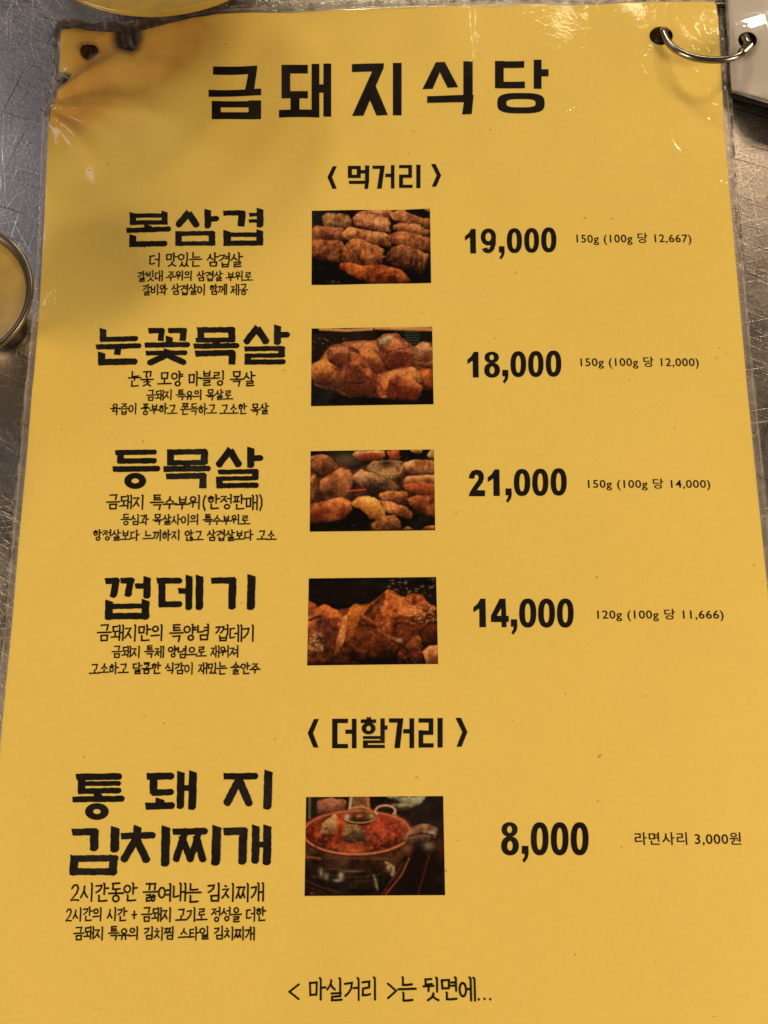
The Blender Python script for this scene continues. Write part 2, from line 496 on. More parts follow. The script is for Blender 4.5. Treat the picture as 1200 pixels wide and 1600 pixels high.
def film_z(V):
    ins = in_poly(V, paper_poly)
    dp = seg_dist(V, paper_poly)
    hp = hfun(V[:, 0], V[:, 1])
    do = np.where(ins, 0, dp)
    s = np.clip(do / 1.0, 0, 1); s = s * s * (3 - 2 * s)
    far = np.clip(do / 3.5, 0, 1)
    flat = 1 - np.exp(-(seg_dist(V, [U(90, 60), U(95, 44), U(150, 40), U(200, 60), U(260, 27), U(330, 12)], False) / 7.0) ** 4)
    rim = .40 + flat * .5 * np.exp(-((do - 1.9 + .25 * smooth_noise(V, .25, 5)) / .32) ** 2) + .10 * smooth_noise(V, 1.5, 3) + .2 * np.maximum(hp - 1.2, 0)
    z = (hp + .22) * (1 - s) + rim * s
    # lumps of melted plastic
    for (px, py, r, a) in ((70, 183, 1.6, 1.0), (73, 130, 1.3, .8), (66, 173, 1.2, .6), (1136, 25, 2.2, .5), (1138, 70, 2.0, .6)):
        c = UZ(px, py, .5)
        z += a * np.exp(-((V[:, 0] - c[0]) ** 2 + (V[:, 1] - c[1]) ** 2) / r ** 2) * (1 + .6 * smooth_noise(V, 3.0, 9))
    z = np.maximum(z, .12) + crease_h(V)
    return z

def film_rim(V):
    ins = in_poly(V, paper_poly)
    return np.where(ins, 0, .02 + seg_dist(V, paper_poly) / 3.0)

def film_wr(V):
    s = np.zeros(len(V))
    for (px, py, r, a) in ((860, 15, 22, 1.0), (1040, 40, 14, .8), (1090, 180, 18, .6), (1040, 220, 18, .55), (85, 470, 7, 1.), (230, 270, 14, .35), (100, 150, 12, .5), (1137, 60, 22, 1.0), (820, 120, 30, .35)):
        c = U(px, py)
        s += a * np.exp(-((V[:, 0] - c[0]) ** 2 + (V[:, 1] - c[1]) ** 2) / r ** 2)
    s += np.where(in_poly(V, paper_poly), 0, .8)
    return s
notch = [U(*p) for p in [(178, 34), (217, 40), (217, 62), (213, 75), (206, 80.5), (198, 79), (190, 76), (184, 74), (182, 62), (181, 45)]]
def film_char_shade(V):  # burnt plastic, with the bowl's shadow over the corner painted in
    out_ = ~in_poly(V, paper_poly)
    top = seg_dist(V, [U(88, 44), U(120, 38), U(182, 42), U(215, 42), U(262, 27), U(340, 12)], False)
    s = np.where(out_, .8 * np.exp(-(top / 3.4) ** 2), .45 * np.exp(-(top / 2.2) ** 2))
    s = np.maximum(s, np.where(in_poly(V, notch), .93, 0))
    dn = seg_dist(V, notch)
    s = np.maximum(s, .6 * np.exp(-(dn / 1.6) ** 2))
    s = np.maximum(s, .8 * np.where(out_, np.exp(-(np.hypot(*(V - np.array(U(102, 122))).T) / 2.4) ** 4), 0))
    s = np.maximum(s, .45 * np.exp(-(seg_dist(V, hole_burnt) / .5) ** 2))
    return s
film = mesh_sheet('plastic_film', film_poly, [hole_ring, hole_burnt], extra, 1.3, film_z, M_FILM, {'rim': film_rim, 'wrinkle': film_wr, 'char_shade': film_char_shade})

# ------------------------------------------------------------------ lettering
class Ink:
    """flat print collected as polygons in photograph pixels, laid on the paper"""
    def __init__(self): self.v = []; self.f = []; self.k = 0
    def add(self, pts, faces, proj):
        n = len(self.v); self.k += 1
        z = .06 + .0012 * (self.k % 40)
        for p in pts:
            x, y = proj(*p)
            self.v.append((x, y, z))          # height of the ink; the paper's own height is added in build()
        self.f += [tuple(i + n for i in f) for f in faces]
    def poly(self, pts, proj):
        tri = tessellate_polygon([[Vector((x, y, 0)) for x, y in pts]])
        self.add(pts, tri, proj)
    def ring(self, cx, cy, rx, ry, ix, iy, proj, n=28, dx=0, dy=0, e=2.0):
        def se(t, a, b):
            c, s = math.cos(t), math.sin(t)
            return (math.copysign(abs(c) ** (2 / e), c) * a, math.copysign(abs(s) ** (2 / e), s) * b)
        T = [2 * math.pi * i / n for i in range(n)]
        o = [(cx + se(t, rx, ry)[0], cy + se(t, rx, ry)[1]) for t in T]
        i_ = [(cx + dx + se(t, ix, iy)[0], cy + dy + se(t, ix, iy)[1]) for t in T]
        self.add(o + i_, [(i, (i + 1) % n, n + (i + 1) % n, n + i) for i in range(n)], proj)
    def build(self, name, label=None):
        o = new_obj(name, self.v, self.f, M_INK, menu)
        me = o.data
        import bmesh
        bm = bmesh.new(); bm.from_mesh(me)
        bm.normal_update()
        bmesh.ops.reverse_faces(bm, faces=[f for f in bm.faces if f.normal.z < 0])   # all faces look up
        for _ in range(4):       # small enough faces to follow the waves of the sheet
            long_ = [e for e in bm.edges if e.calc_length() > 1.6 * MM]
            if not long_: break
            bmesh.ops.subdivide_edges(bm, edges=long_, cuts=1)
            bmesh.ops.triangulate(bm, faces=[f for f in bm.faces if len(f.verts) > 4])
        co = np.array([v.co[:] for v in bm.verts]); hz = hfun(co[:, 0] / MM, co[:, 1] / MM) * MM
        for v, h_ in zip(bm.verts, hz): v.co.z += h_
        bm.to_mesh(me); bm.free()
        if label: o['label'] = label
        return o

def zoomproj(ox, oy, s):
    return lambda x, y: U(ox + x / s, oy + y / s)

def rect(k, p, x0, y0, x1, y1): k.poly([(x0, y0), (x1, y0), (x1, y1), (x0, y1)], p)
def bar(k, p, x1, y1, x2, y2, w):
    a = Vector((x1, y1)); b = Vector((x2, y2)); t = (b - a).normalized(); n = Vector((-t.y, t.x)) * w / 2
    k.poly([tuple(a + n), tuple(b + n), tuple(b - n), tuple(a - n)], p)
def brush(k, p, x1, y1, x2, y2, w):
    """brush stroke with ragged sides, slanted start and rounded end"""
    a = Vector((x1, y1)); b = Vector((x2, y2)); d_ = b - a; Ln = d_.length; t = d_ / Ln; n = Vector((-t.y, t.x))
    if abs(d_.x) > abs(d_.y) * 1.4: kind = 'h'
    elif abs(d_.x) < abs(d_.y) * .25: kind = 'v'
    else: kind = 'd'
    ns = max(2, int(Ln / 16)); h = w / 2
    up, lo = [], []
    j = lambda: random.uniform(-1.5, 1.5)
    for i in range(ns + 1):
        s = i / ns
        up.append(a + t * Ln * s - n * (h + j())); lo.append(a + t * Ln * s + n * (h + j()))
    if kind == 'h':      # n points down; left end square with a small notch, right end rounded
        up[-1] -= t * h * .5; lo[-1] -= t * h * .5
        cap = [b + t * h * .12 - n * h * .5, b + t * h * .2, b + t * h * .05 + n * h * .55]
        up[0] -= t * random.uniform(0, 3); lo[0] += t * random.uniform(0, 5)
    elif kind == 'v':    # n points left; slanted top, rounded foot
        # up = right side, lo = left side
        lo[0] -= t * h * .15; up[0] += t * h * .45
        if Ln > 2.4 * w:
            up[-1] -= t * h * .6; lo[-1] -= t * h * .2
            cap = [b + t * 1.0 - n * h * .45, b + t * 2.0 + n * h * .35]
        else: cap = []
    else:
        up[-1] -= t * h * .35; lo[-1] -= t * h * .35
        cap = [b + t * h * .2 - n * h * .5, b + t * h * .2 + n * h * .4]
    pts = [tuple(q) for q in up + cap + lo[::-1]]
    k.poly(pts, p)

# title
p = zoomproj(300, 50, 2)
k = Ink()
k.poly([(66, 108), (204, 105), (203, 120), (194, 182), (166, 182), (176, 132), (66, 134)], p)
k.poly([(52, 181), (216, 177), (216, 198), (52, 203)], p)
rect(k, p, 62, 216, 216, 236); rect(k, p, 62, 251, 215, 273); rect(k, p, 62, 216, 90, 273); rect(k, p, 177, 214, 216, 271)
rect(k, p, 280, 103, 362, 130); rect(k, p, 280, 103, 307, 207); rect(k, p, 280, 185, 362, 208)
rect(k, p, 308, 205, 336, 250); rect(k, p, 272, 244, 398, 268); rect(k, p, 374, 100, 398, 266); rect(k, p, 396, 164, 414, 190); rect(k, p, 411, 99, 435, 265)
k.poly([(500, 101), (600, 98), (599, 112), (536, 262), (500, 263), (563, 124), (500, 126)], p)
k.poly([(553, 182), (572, 165), (612, 260), (577, 262), (548, 195)], p)
rect(k, p, 628, 97, 655, 261)
k.poly([(762, 95), (788, 94), (752, 178), (720, 179)], p); k.poly([(772, 95), (790, 94), (832, 173), (799, 175), (766, 108)], p)
rect(k, p, 848, 92, 877, 200)
k.poly([(735, 201), (880, 197), (874, 257), (844, 258), (850, 220), (735, 222)], p)
rect(k, p, 947, 91, 1038, 112); rect(k, p, 947, 91, 974, 176); rect(k, p, 947, 155, 1040, 176)
rect(k, p, 1068, 87, 1092, 178); rect(k, p, 1090, 117, 1114, 139)
k.ring(1028, 223, 74, 32, 46, 13, p, e=3.2)
k.build('title_lettering', 'large black restaurant title across the top of the sheet')

# section headings
k = Ink(); p = zoomproj(500, 240, 6)
k.poly([(120, 120), (158, 118), (113, 222), (157, 330), (118, 332), (70, 222)], p)
for r in ((262, 115, 382, 147), (262, 199, 382, 230), (262, 115, 300, 230), (345, 115, 382, 230), (382, 155, 425, 188), (272, 255, 430, 285),
          (492, 114, 600, 144), (612, 190, 668, 222), (665, 109, 698, 328), (742, 108, 862, 138), (828, 108, 862, 228), (742, 198, 862, 229),
          (742, 198, 778, 323), (742, 293, 868, 323), (903, 106, 942, 325)): rect(k, p, *r)
k.poly([(423, 112), (462, 112), (460, 260), (450, 332), (415, 332), (423, 280)], p)
k.poly([(568, 114), (607, 113), (578, 330), (535, 330)], p)
k.poly([(1043, 100), (1083, 98), (1135, 205), (1090, 310), (1048, 312), (1095, 205)], p)
k.build('section_heading', 'upper section heading in angle brackets')
k = Ink(); p = zoomproj(470, 1110, 1200 / 270)
k.poly([(92, 60), (125, 60), (85, 158), (123, 258), (88, 258), (48, 158)], p)
for r in ((218, 58, 328, 88), (218, 58, 255, 262), (218, 233, 328, 263), (310, 133, 358, 163), (355, 58, 387, 263),
          (457, 47, 488, 70), (417, 62, 523, 88), (553, 55, 583, 200), (580, 105, 602, 135), (432, 178, 583, 199), (432, 208, 583, 228), (432, 239, 583, 262),
          (553, 178, 583, 228), (432, 208, 465, 262), (613, 55, 700, 85), (712, 130, 758, 160), (755, 55, 787, 262),
          (818, 55, 918, 85), (888, 55, 920, 170), (818, 140, 918, 170), (818, 138, 850, 258), (818, 228, 922, 258), (950, 53, 985, 258)): rect(k, p, *r)
k.ring(471, 125, 48, 42, 17, 18, p)
k.poly([(675, 55), (712, 55), (688, 262), (650, 262)], p)
k.poly([(1075, 52), (1112, 52), (1157, 150), (1115, 252), (1082, 252), (1122, 150)], p)
k.build('section_heading', 'lower section heading in angle brackets')

# dish names in brush lettering
S3 = 1200 / 330
NAMES = [
 ((130, 310, S3), 'name of the first dish', [
  (283,80,283,152,36),(463,72,463,150,34),(266,99,478,97,25),(266,138,478,136,25),(368,148,368,180,44),(247,183,497,174,29),(282,206,282,277,40),(262,262,476,256,32),
  (602,78,535,158,37),(598,84,650,160,38),(708,62,708,170,38),(722,118,770,115,30),(525,201,748,198,27),(525,258,748,256,26),(542,190,542,270,36),(732,188,732,268,36),
  (795,85,920,82,29),(903,72,898,160,40),(1005,56,1005,165,38),(944,94,992,92,21),(942,130,992,128,21),(818,182,818,271,42),(1003,178,1003,268,38),(820,208,1005,207,26),(800,255,1020,254,30)], []),
 ((130, 490, S3), 'name of the second dish', [
  (113,84,113,155,38),(95,148,310,142,30),(72,190,328,183,30),(198,190,193,235,38),(105,218,105,290,42),(85,277,306,272,36),
  (370,98,462,97,30),(448,86,440,156,34),(482,97,588,95,30),(572,84,565,156,36),(490,128,490,180,40),(350,180,605,176,30),(478,200,478,225,38),(355,225,590,223,27),(482,232,368,284,35),(474,234,582,282,35),
  (648,94,862,92,32),(640,152,862,150,28),(668,80,668,165,38),(845,78,845,162,40),(628,186,885,182,30),(755,150,755,180,40),(635,228,862,223,34),(848,210,845,290,38),
  (992,76,922,168,38),(988,84,1045,168,40),(1105,65,1105,177,40),(1120,122,1172,120,32),(918,202,1145,198,28),(1128,190,1128,245,36),(918,240,1145,238,25),(935,230,935,290,36),(918,276,1148,274,30)], []),
 ((130, 680, S3), 'name of the third dish', [
  (183,100,416,96,30),(212,88,212,160,38),(200,148,416,145,31),(168,193,435,190,33),
  (478,97,705,94,32),(497,85,497,170,40),(690,83,688,165,40),(478,158,700,155,30),(590,150,590,188,40),(457,193,722,189,33),(470,235,698,230,34),(683,215,680,302,40),
  (837,78,766,176,39),(833,86,888,176,41),(952,68,952,185,41),(966,132,1020,130,34),(765,210,995,206,27),(978,200,978,252,36),(757,248,992,244,25),(775,240,775,302,38),(757,288,995,284,30)],
  [(296,260,62,46,22,14)]),
 ((130, 880, S3), 'name of the fourth dish', [
  (125,102,205,98,34),(190,88,170,195,40),(213,100,290,97,32),(272,88,253,190,40),(363,75,363,200,42),(295,130,350,130,30),(148,210,145,322,44),(355,206,352,320,44),(150,246,355,243,30),(125,302,374,300,37),
  (418,100,560,100,34),(448,92,448,250,40),(430,235,560,232,34),(540,158,590,158,32),(603,68,600,265,39),(662,68,660,265,43),
  (728,100,868,97,36),(850,84,845,262,43),(957,65,952,265,45)], []),
 ((90, 1190, 1200 / 360), 'name of the fifth dish on two lines', [
  (95,80,333,77,34),(110,115,328,113,26),(105,155,330,150,30),(125,68,125,168,40),(210,160,210,190,42),(78,197,347,193,31),
  (465,77,605,75,36),(500,72,500,168,40),(485,162,603,158,34),(533,190,533,225,46),(458,232,608,228,36),(643,50,640,245,39),(706,48,700,250,41),(655,138,695,138,30),
  (865,77,1042,75,34),(950,82,878,225,40),(945,95,1002,228,40),(1098,45,1093,248,43),
  (75,368,212,365,36),(193,352,190,465,43),(300,338,297,472,45),(72,505,315,503,34),(88,488,83,592,42),(292,486,288,592,42),(62,573,308,573,36),
  (418,333,413,385,41),(330,388,508,383,34),(414,395,340,518,39),(410,400,468,522,40),(565,335,560,545,45),
  (600,365,780,362,34),(662,375,614,518,36),(646,385,695,520,34),(735,375,690,515,32),(722,385,760,520,36),(830,333,823,540,46),
  (865,365,988,360,38),(968,348,962,535,43),(1033,330,1030,530,40),(1093,330,1090,538,43),(1045,432,1085,432,30)],
  [(205,260,62,44,20,13)]),
]
for (ox, oy, s), lab, strokes, rings in NAMES:
    k = Ink(); p = zoomproj(ox, oy, s)
    for st in strokes: brush(k, p, *st)
    for r in rings: k.ring(*r, p)
    k.build('dish_name', lab)

# prices
GL = {
 '1': [('p', [(.56, 0), (.96, 0), (1, 1), (.48, 1), (.46, .34), (.0, .48), (.0, .30), (.33, .18)])],
 '2': [('p', [(.01, .335), (.04, .2), (.19, .055), (.46, 0), (.74, .035), (.91, .165), (.93, .335), (.83, .5), (.61, .675), (.5, .775), (1, .775), (1, 1), (0, 1), (.07, .85), (.32, .61), (.57, .4), (.61, .28), (.55, .205), (.46, .19), (.37, .23), (.34, .34)])],
 '4': [('p', [(.49, 0), (.82, 0), (.60, .30), (.32, .60), (.0, .82), (0, .60)]), ('p', [(.56, 0), (.82, 0), (.88, 1), (.6, 1)]), ('p', [(0, .60), (1, .60), (1, .82), (0, .82)])],
 '0': [('r', (.5, .5, .5, .5, .165, .33, 2.35))],
 '8': [('r', (.475, .22, .455, .22, .14, .105, 2.1)), ('r', (.5, .71, .5, .29, .155, .145, 2.15))],
 '9': [('r', (.49, .34, .5, .34, .19, .17, 2.1)), ('p', [(.65, .4), (.99, .34), (.97, .62), (.86, .84), (.68, .96), (.46, 1), (.2, .95), (.06, .81), (.40, .765), (.46, .83), (.56, .81), (.63, .70), (.66, .58)])],
 ',': [('p', [(0, 0), (.95, 0), (1, .45), (.85, .72), (.35, 1), (.08, .84), (.38, .65), (.43, .47), (0, .47)])],
}
PR = [
 ((715, 345, 1200/165), '19,000', [(83,93,210,372),(265,88,438,372),(470,290,535,443),(560,85,731,368),(757,83,925,365),(950,76,1122,360)]),
 ((720, 535, 1200/170), '18,000', [(73,105,198,388),(258,103,432,390),(458,304,525,455),(548,98,720,384),(743,95,912,383),(937,90,1108,380)]),
 ((725, 725, 1200/170), '21,000', [(52,62,232,356),(262,60,395,353),(458,270,527,428),(550,55,730,354),(752,52,930,353),(955,47,1132,350)]),
 ((730, 925, 1200/175), '14,000', [(67,72,201,377),(255,72,445,377),(468,293,537,460),(557,70,740,382),(760,70,940,382),(962,70,1140,382)]),
 ((770, 1275, 7.5), '8,000', [(98,72,305,462),(340,350,420,548),(445,72,653,461),(680,72,887,461),(913,72,1122,461)]),
]
for (ox, oy, s), txt, boxes in PR:
    k = Ink(); p = zoomproj(ox, oy, s)
    for ch, (x0, y0, x1, y1) in zip(txt, boxes):
        W, H = x1 - x0, y1 - y0
        for kind, dat in GL[ch]:
            if kind == 'p': k.poly([(x0 + u * W, y0 + v * H) for u, v in dat], p)
            else:
                cx, cy, rx, ry, ix, iy, e = dat
                k.ring(x0 + cx * W, y0 + cy * H, rx * W, ry * H, ix * W, iy * H, p, n=36, e=e)
    k.build('price', 'bold price reading ' + txt)

# portion notes in an even sans face
def font_text(s, ox, oy, sc_, x0, y0, x1, y1, name, label=None, off=.0, sp=1.08):
    c = bpy.data.curves.new('lettering_source', 'FONT')
    c.body = s; c.size = 1; c.space_character = sp; c.offset = off; c.resolution_u = 3
    o = bpy.data.objects.new('lettering_source', c); col.objects.link(o)
    dg = bpy.context.evaluated_depsgraph_get()
    me = o.evaluated_get(dg).to_mesh()
    V = np.array([v.co[:2] for v in me.vertices]); F = [tuple(q.vertices) for q in me.polygons]
    bpy.data.objects.remove(o)
    bpy.data.curves.remove(c)
    lo, hi = V.min(0), V.max(0)
    A = U(ox + x0 / sc_, oy + (y0 + y1) / 2 / sc_); B = U(ox + x1 / sc_, oy + (y0 + y1) / 2 / sc_)
    h = abs(U(ox + x0 / sc_, oy + y0 / sc_)[1] - U(ox + x0 / sc_, oy + y1 / sc_)[1])
    u = (V - lo) / (hi - lo)
    X = A[0] + (B[0] - A[0]) * u[:, 0]; Y = A[1] + (B[1] - A[1]) * u[:, 0] + (u[:, 1] - .5) * h
    me2 = new_obj(name, np.column_stack([X, Y, hfun(X, Y) + .07]), F, M_INK, menu)
    if label: me2['label'] = label

font_text('150g (100g 당 12,667)', 700, 320, 2.4, 482, 106, 912, 151, 'portion_note', None, .008)
font_text('150g (100g 당 12,000)', 700, 320, 2.4, 497, 570, 940, 615, 'portion_note', None, .008)
font_text('150g (100g 당 14,000)', 700, 700, 2.4, 525, 114, 983, 159, 'portion_note', None, .008)
font_text('120g (100g 당 11,666)', 700, 700, 2.4, 560, 603, 1033, 650, 'portion_note', None, .008)
font_text('라면사리 3,000원', 750, 1250, 1200 / 450, 645, 134, 1087, 190, 'portion_note', 'noodle add-on note beside the lowest price', .008)

# pen lettering: syllables put together from strokes
def arc(cx, cy, rx, ry, n=14): return [(cx + rx * math.cos(t), cy + ry * math.sin(t)) for t in [-1.9 + 2 * math.pi * i / n for i in range(n + 1)]]
CON = {
 'ㄱ': [[(.0, .10), (.92, .03), (.88, .35), (.78, 1)]],
 'ㄱs': [[(.02, .12), (.92, .04), (.80, .48), (.48, .78), (.08, 1)]],
 'ㄴ': [[(.06, -.05), (.12, .1), (.10, .92), (.45, .93), (1.02, .84)]],
 'ㄷ': [[(.02, .06), (.92, .0)], [(.14, .06), (.12, .93), (.5, .95), (1, .86)]],
 'ㄹ': [[(.03, .05), (.90, .0), (.86, .42), (.12, .50), (.10, .97), (.5, .97), (1.02, .9)]],
 'ㅁ': [[(.04, .02), (.12, 1)], [(.04, .08), (.92, .03), (.87, .93), (.12, .94)]],
 'ㅂ': [[(.06, -.05), (.13, .96), (.88, .94)], [(.92, -.05), (.88, .97)], [(.12, .48), (.9, .45)]],
 'ㅅ': [[(.50, -.05), (.52, .15), (.36, .58), (.0, 1)], [(.46, .38), (.7, .72), (1.0, .96)]],
 'ㅇ': [arc(.5, .52, .47, .47)],
 'ㅈ': [[(.05, .06), (.92, .02), (.55, .40), (.40, .65), (.0, 1)], [(.50, .45), (1, .97)]],
 'ㅊ': [[(.36, -.12), (.62, -.06)], [(.05, .22), (.92, .18), (.55, .48), (.40, .70), (.0, 1)], [(.50, .55), (1, .97)]],
 'ㅋ': [[(.0, .10), (.92, .03), (.78, 1)], [(.05, .50), (.85, .44)]],
 'ㅌ': [[(.05, .04), (.92, .0)], [(.12, .50), (.88, .46)], [(.12, .04), (.12, .94), (1, .88)]],
 'ㅍ': [[(.05, .08), (.95, .04)], [(.3, .08), (.34, .92)], [(.7, .06), (.66, .90)], [(.0, .97), (1, .90)]],
 'ㅎ': [[(.34, -.02), (.62, .02)], [(.0, .25), (1, .20)], arc(.5, .68, .36, .31)],
}
DBL = {'ㄲ': 'ㄱㄱ', 'ㅆ': 'ㅅㅅ', 'ㅉ': 'ㅈㅈ', 'ㄶ': 'ㄴㅎ', 'ㅀ': 'ㄹㅎ', 'ㄸ': 'ㄷㄷ', 'ㅃ': 'ㅂㅂ'}
def vst(x): return [(x - .16, -.02), (x - .02, .03), (x, .10), (x, 1.0)]
VV = {
 'ㅏ': [vst(.30), [(.30, .46), (.95, .43)]], 'ㅑ': [vst(.30), [(.30, .34), (.9, .32)], [(.30, .58), (.92, .56)]],
 'ㅓ': [vst(.70), [(-.02, .46), (.70, .44)]], 'ㅕ': [vst(.70), [(.05, .36), (.70, .34)], [(.02, .62), (.70, .60)]],
 'ㅣ': [vst(.55)], 'ㅐ': [vst(.22), vst(.82), [(.22, .50), (.82, .48)]], 'ㅔ': [vst(.42), vst(.88), [(-.1, .50), (.42, .48)]],
 'ㅖ': [vst(.42), vst(.88), [(-.1, .36), (.42, .35)], [(-.1, .6), (.42, .58)]],
 'ㅗ': [[(.50, .0), (.50, .75)], [(.0, .82), (1, .74)]], 'ㅛ': [[(.35, 0), (.35, .75)], [(.65, 0), (.65, .75)], [(0, .82), (1, .74)]],
 'ㅜ': [[(.0, .24), (1, .14)], [(.50, .2), (.48, 1)]], 'ㅠ': [[(.0, .24), (1, .14)], [(.35, .2), (.30, 1)], [(.65, .18), (.66, 1)]],
 'ㅡ': [[(.0, .58), (1, .46)]],
}
MIX = {'ㅘ': 'ㅗㅏ', 'ㅙ': 'ㅗㅐ', 'ㅚ': 'ㅗㅣ', 'ㅝ': 'ㅜㅓ', 'ㅞ': 'ㅜㅔ', 'ㅟ': 'ㅜㅣ', 'ㅢ': 'ㅡㅣ'}
CHO = 'ㄱㄲㄴㄷㄸㄹㅁㅂㅃㅅㅆㅇㅈㅉㅊㅋㅌㅍㅎ'
JUNG = ['ㅏ','ㅐ','ㅑ','ㅒ','ㅓ','ㅔ','ㅕ','ㅖ','ㅗ','ㅘ','ㅙ','ㅚ','ㅛ','ㅜ','ㅝ','ㅞ','ㅟ','ㅠ','ㅡ','ㅢ','ㅣ']
JONG = ['', 'ㄱ','ㄲ','ㄳ','ㄴ','ㄵ','ㄶ','ㄷ','ㄹ','ㄺ','ㄻ','ㄼ','ㄽ','ㄾ','ㄿ','ㅀ','ㅁ','ㅂ','ㅄ','ㅅ','ㅆ','ㅇ','ㅈ','ㅊ','ㅋ','ㅌ','ㅍ','ㅎ']

def fit(strokes, b):
    x0, y0, x1, y1 = b
    return [[(x0 + (x1 - x0) * u, y0 + (y1 - y0) * v) for u, v in s] for s in strokes]
def cons(j, b, slant=False):
    if j in DBL:
        x0, y0, x1, y1 = b; m = (x0 + x1) / 2; g = (x1 - x0) * .05
        return cons(DBL[j][0], (x0 - g, y0, m - g, y1), slant) + cons(DBL[j][1], (m + g, y0, x1 + g, y1), slant)
    if j == 'ㄱ' and slant: return fit(CON['ㄱs'], b)
    if j == 'ㅇ':
        x0, y0, x1, y1 = b; cx = (x0 + x1) / 2; w_ = min(x1 - x0, (y1 - y0) * 1.25) / 2
        return fit(CON[j], (cx - w_, y0, cx + w_, y1))
    return fit(CON[j], b)
def syllable(ch):
    n = ord(ch) - 0xAC00
    c, v, t = CHO[n // 588], JUNG[(n % 588) // 28], JONG[n % 28]
    out = []
    if v in MIX:
        h, w_ = MIX[v]
        if t:
            out += cons(c, (.08, .02, .52, .28)) + fit(VV[h], (.0, .30, .62, .60)) + fit(VV[w_], (.56, -.04, 1.0, .62)) + cons(t, (.24, .68, .9, 1))
        else:
            out += cons(c, (.08, .06, .54, .42)) + fit(VV[h], (.0, .46, .64, .86)) + fit(VV[w_], (.56, -.02, 1.0, 1.0))
    elif v in 'ㅗㅛㅜㅠㅡ':
        if t:
            cb = (.20, -.04, .80, .34)
            out += cons(c, cb) + fit(VV[v], (-.03, .36, 1.03, .60)) + cons(t, (.22, .66, .82, 1.04))
        else:
            cb = (.20, .08, .80, .50) if v in 'ㅜㅠ' else (.20, .08, .80, .55)
            out += cons(c, cb) + fit(VV[v], (-.06, .54, 1.06, .98) if v in 'ㅜㅠ' else (-.06, .58, 1.06, .98))
    else:
        wide = c in DBL; thin = v in 'ㅏㅑㅣ'
        cw = .60 if wide else .52
        if v in 'ㅔㅐㅖ': cw -= .08
        if t:
            out += cons(c, (.04, .06, cw, .50), True) + fit(VV[v], (cw + .04, -.05, 1.02, .60)) + cons(t, (.26, .66, .90, 1))
        else:
            out += cons(c, (.04, .16, cw, .82), True) + fit(VV[v], (cw + .04, -.03, 1.02, 1.02))
    return out
OTHER = {
 '(': [[(.7, -.05), (.35, .25), (.30, .7), (.65, 1.1)]], ')': [[(.3, -.05), (.65, .25), (.70, .7), (.35, 1.1)]],
 '<': [[(.85, .25), (.15, .6), (.85, .95)]], '>': [[(.15, .25), (.85, .6), (.15, .95)]],
 '+': [[(.1, .55), (.9, .53)], [(.5, .25), (.5, .85)]],
 '2': [[(.15, .28), (.35, .08), (.65, .06), (.80, .25), (.65, .55), (.1, .98), (.45, .94), (.9, .97)]],
 '.': [[(.45, .93), (.55, .97)]],
}
ADV = {' ': .42, '(': .42, ')': .42, '<': .8, '>': .7, '+': .6, '2': .72, '.': .32}
def pen_line(text, ox, oy, s, x0, y0, x1, y1, width, name, label=None):
    tot = sum(ADV.get(c, 1.0) for c in text)
    ym = (y0 + y1) / 2
    A = U(ox + x0 / s, oy + ym / s); B = U(ox + x1 / s, oy + ym / s)
    hgt = abs(U(ox + x0 / s, oy + y0 / s)[1] - U(ox + x0 / s, oy + y1 / s)[1])
    adv = (B[0] - A[0]) / tot
    wd = width
    k = Ink(); x = 0.0
    for c in text:
        a = ADV.get(c, 1.0)
        if c != ' ':
            st = syllable(c) if ord(c) >= 0xAC00 else OTHER[c]
            dy = random.uniform(-.03, .03); sw = random.uniform(.97, 1.03)
            for line in st:
                pts = []
                jx, jy = random.uniform(-.012, .012), random.uniform(-.012, .012)
                for (u, v) in line:
                    X = A[0] + (x + (.02 + u * .97) * a) * adv + jx * adv
                    t = (X - A[0]) / (B[0] - A[0])
                    pts.append(Vector((X, A[1] + (B[1] - A[1]) * t + (.5 - v * sw - dy - jy) * hgt)))
                # ribbon with round ends
                n_ = len(pts); Lf, Rt = [], []
                for i in range(n_):
                    d1 = (pts[i] - pts[i - 1]).normalized() if i else (pts[1] - pts[0]).normalized()
                    d2 = (pts[i + 1] - pts[i]).normalized() if i < n_ - 1 else d1
                    t_ = (d1 + d2); t_ = t_.normalized() if t_.length > .2 else d2
                    nn = Vector((-t_.y, t_.x)); wloc = wd * .5 * random.uniform(.92, 1.06) / max(.6, t_.dot(d2))
                    Lf.append(pts[i] + nn * wloc); Rt.append(pts[i] - nn * wloc)
                verts = Lf + Rt
                faces = [(i, i + 1, n_ + i + 1, n_ + i) for i in range(n_ - 1)]
                for (e, dd) in ((0, (pts[0] - pts[1]).normalized()), (n_ - 1, (pts[-1] - pts[-2]).normalized())):
                    q = len(verts); verts += [pts[e] + dd * wd * .35 + (Lf[e] - pts[e]) * .5, pts[e] + dd * wd * .35 + (Rt[e] - pts[e]) * .5]
                    faces.append((e, q, q + 1, n_ + e))
                k.add([tuple(v_) for v_ in verts], faces, lambda X_, Y_: (X_, Y_))
        x += a
    k.build(name, label)

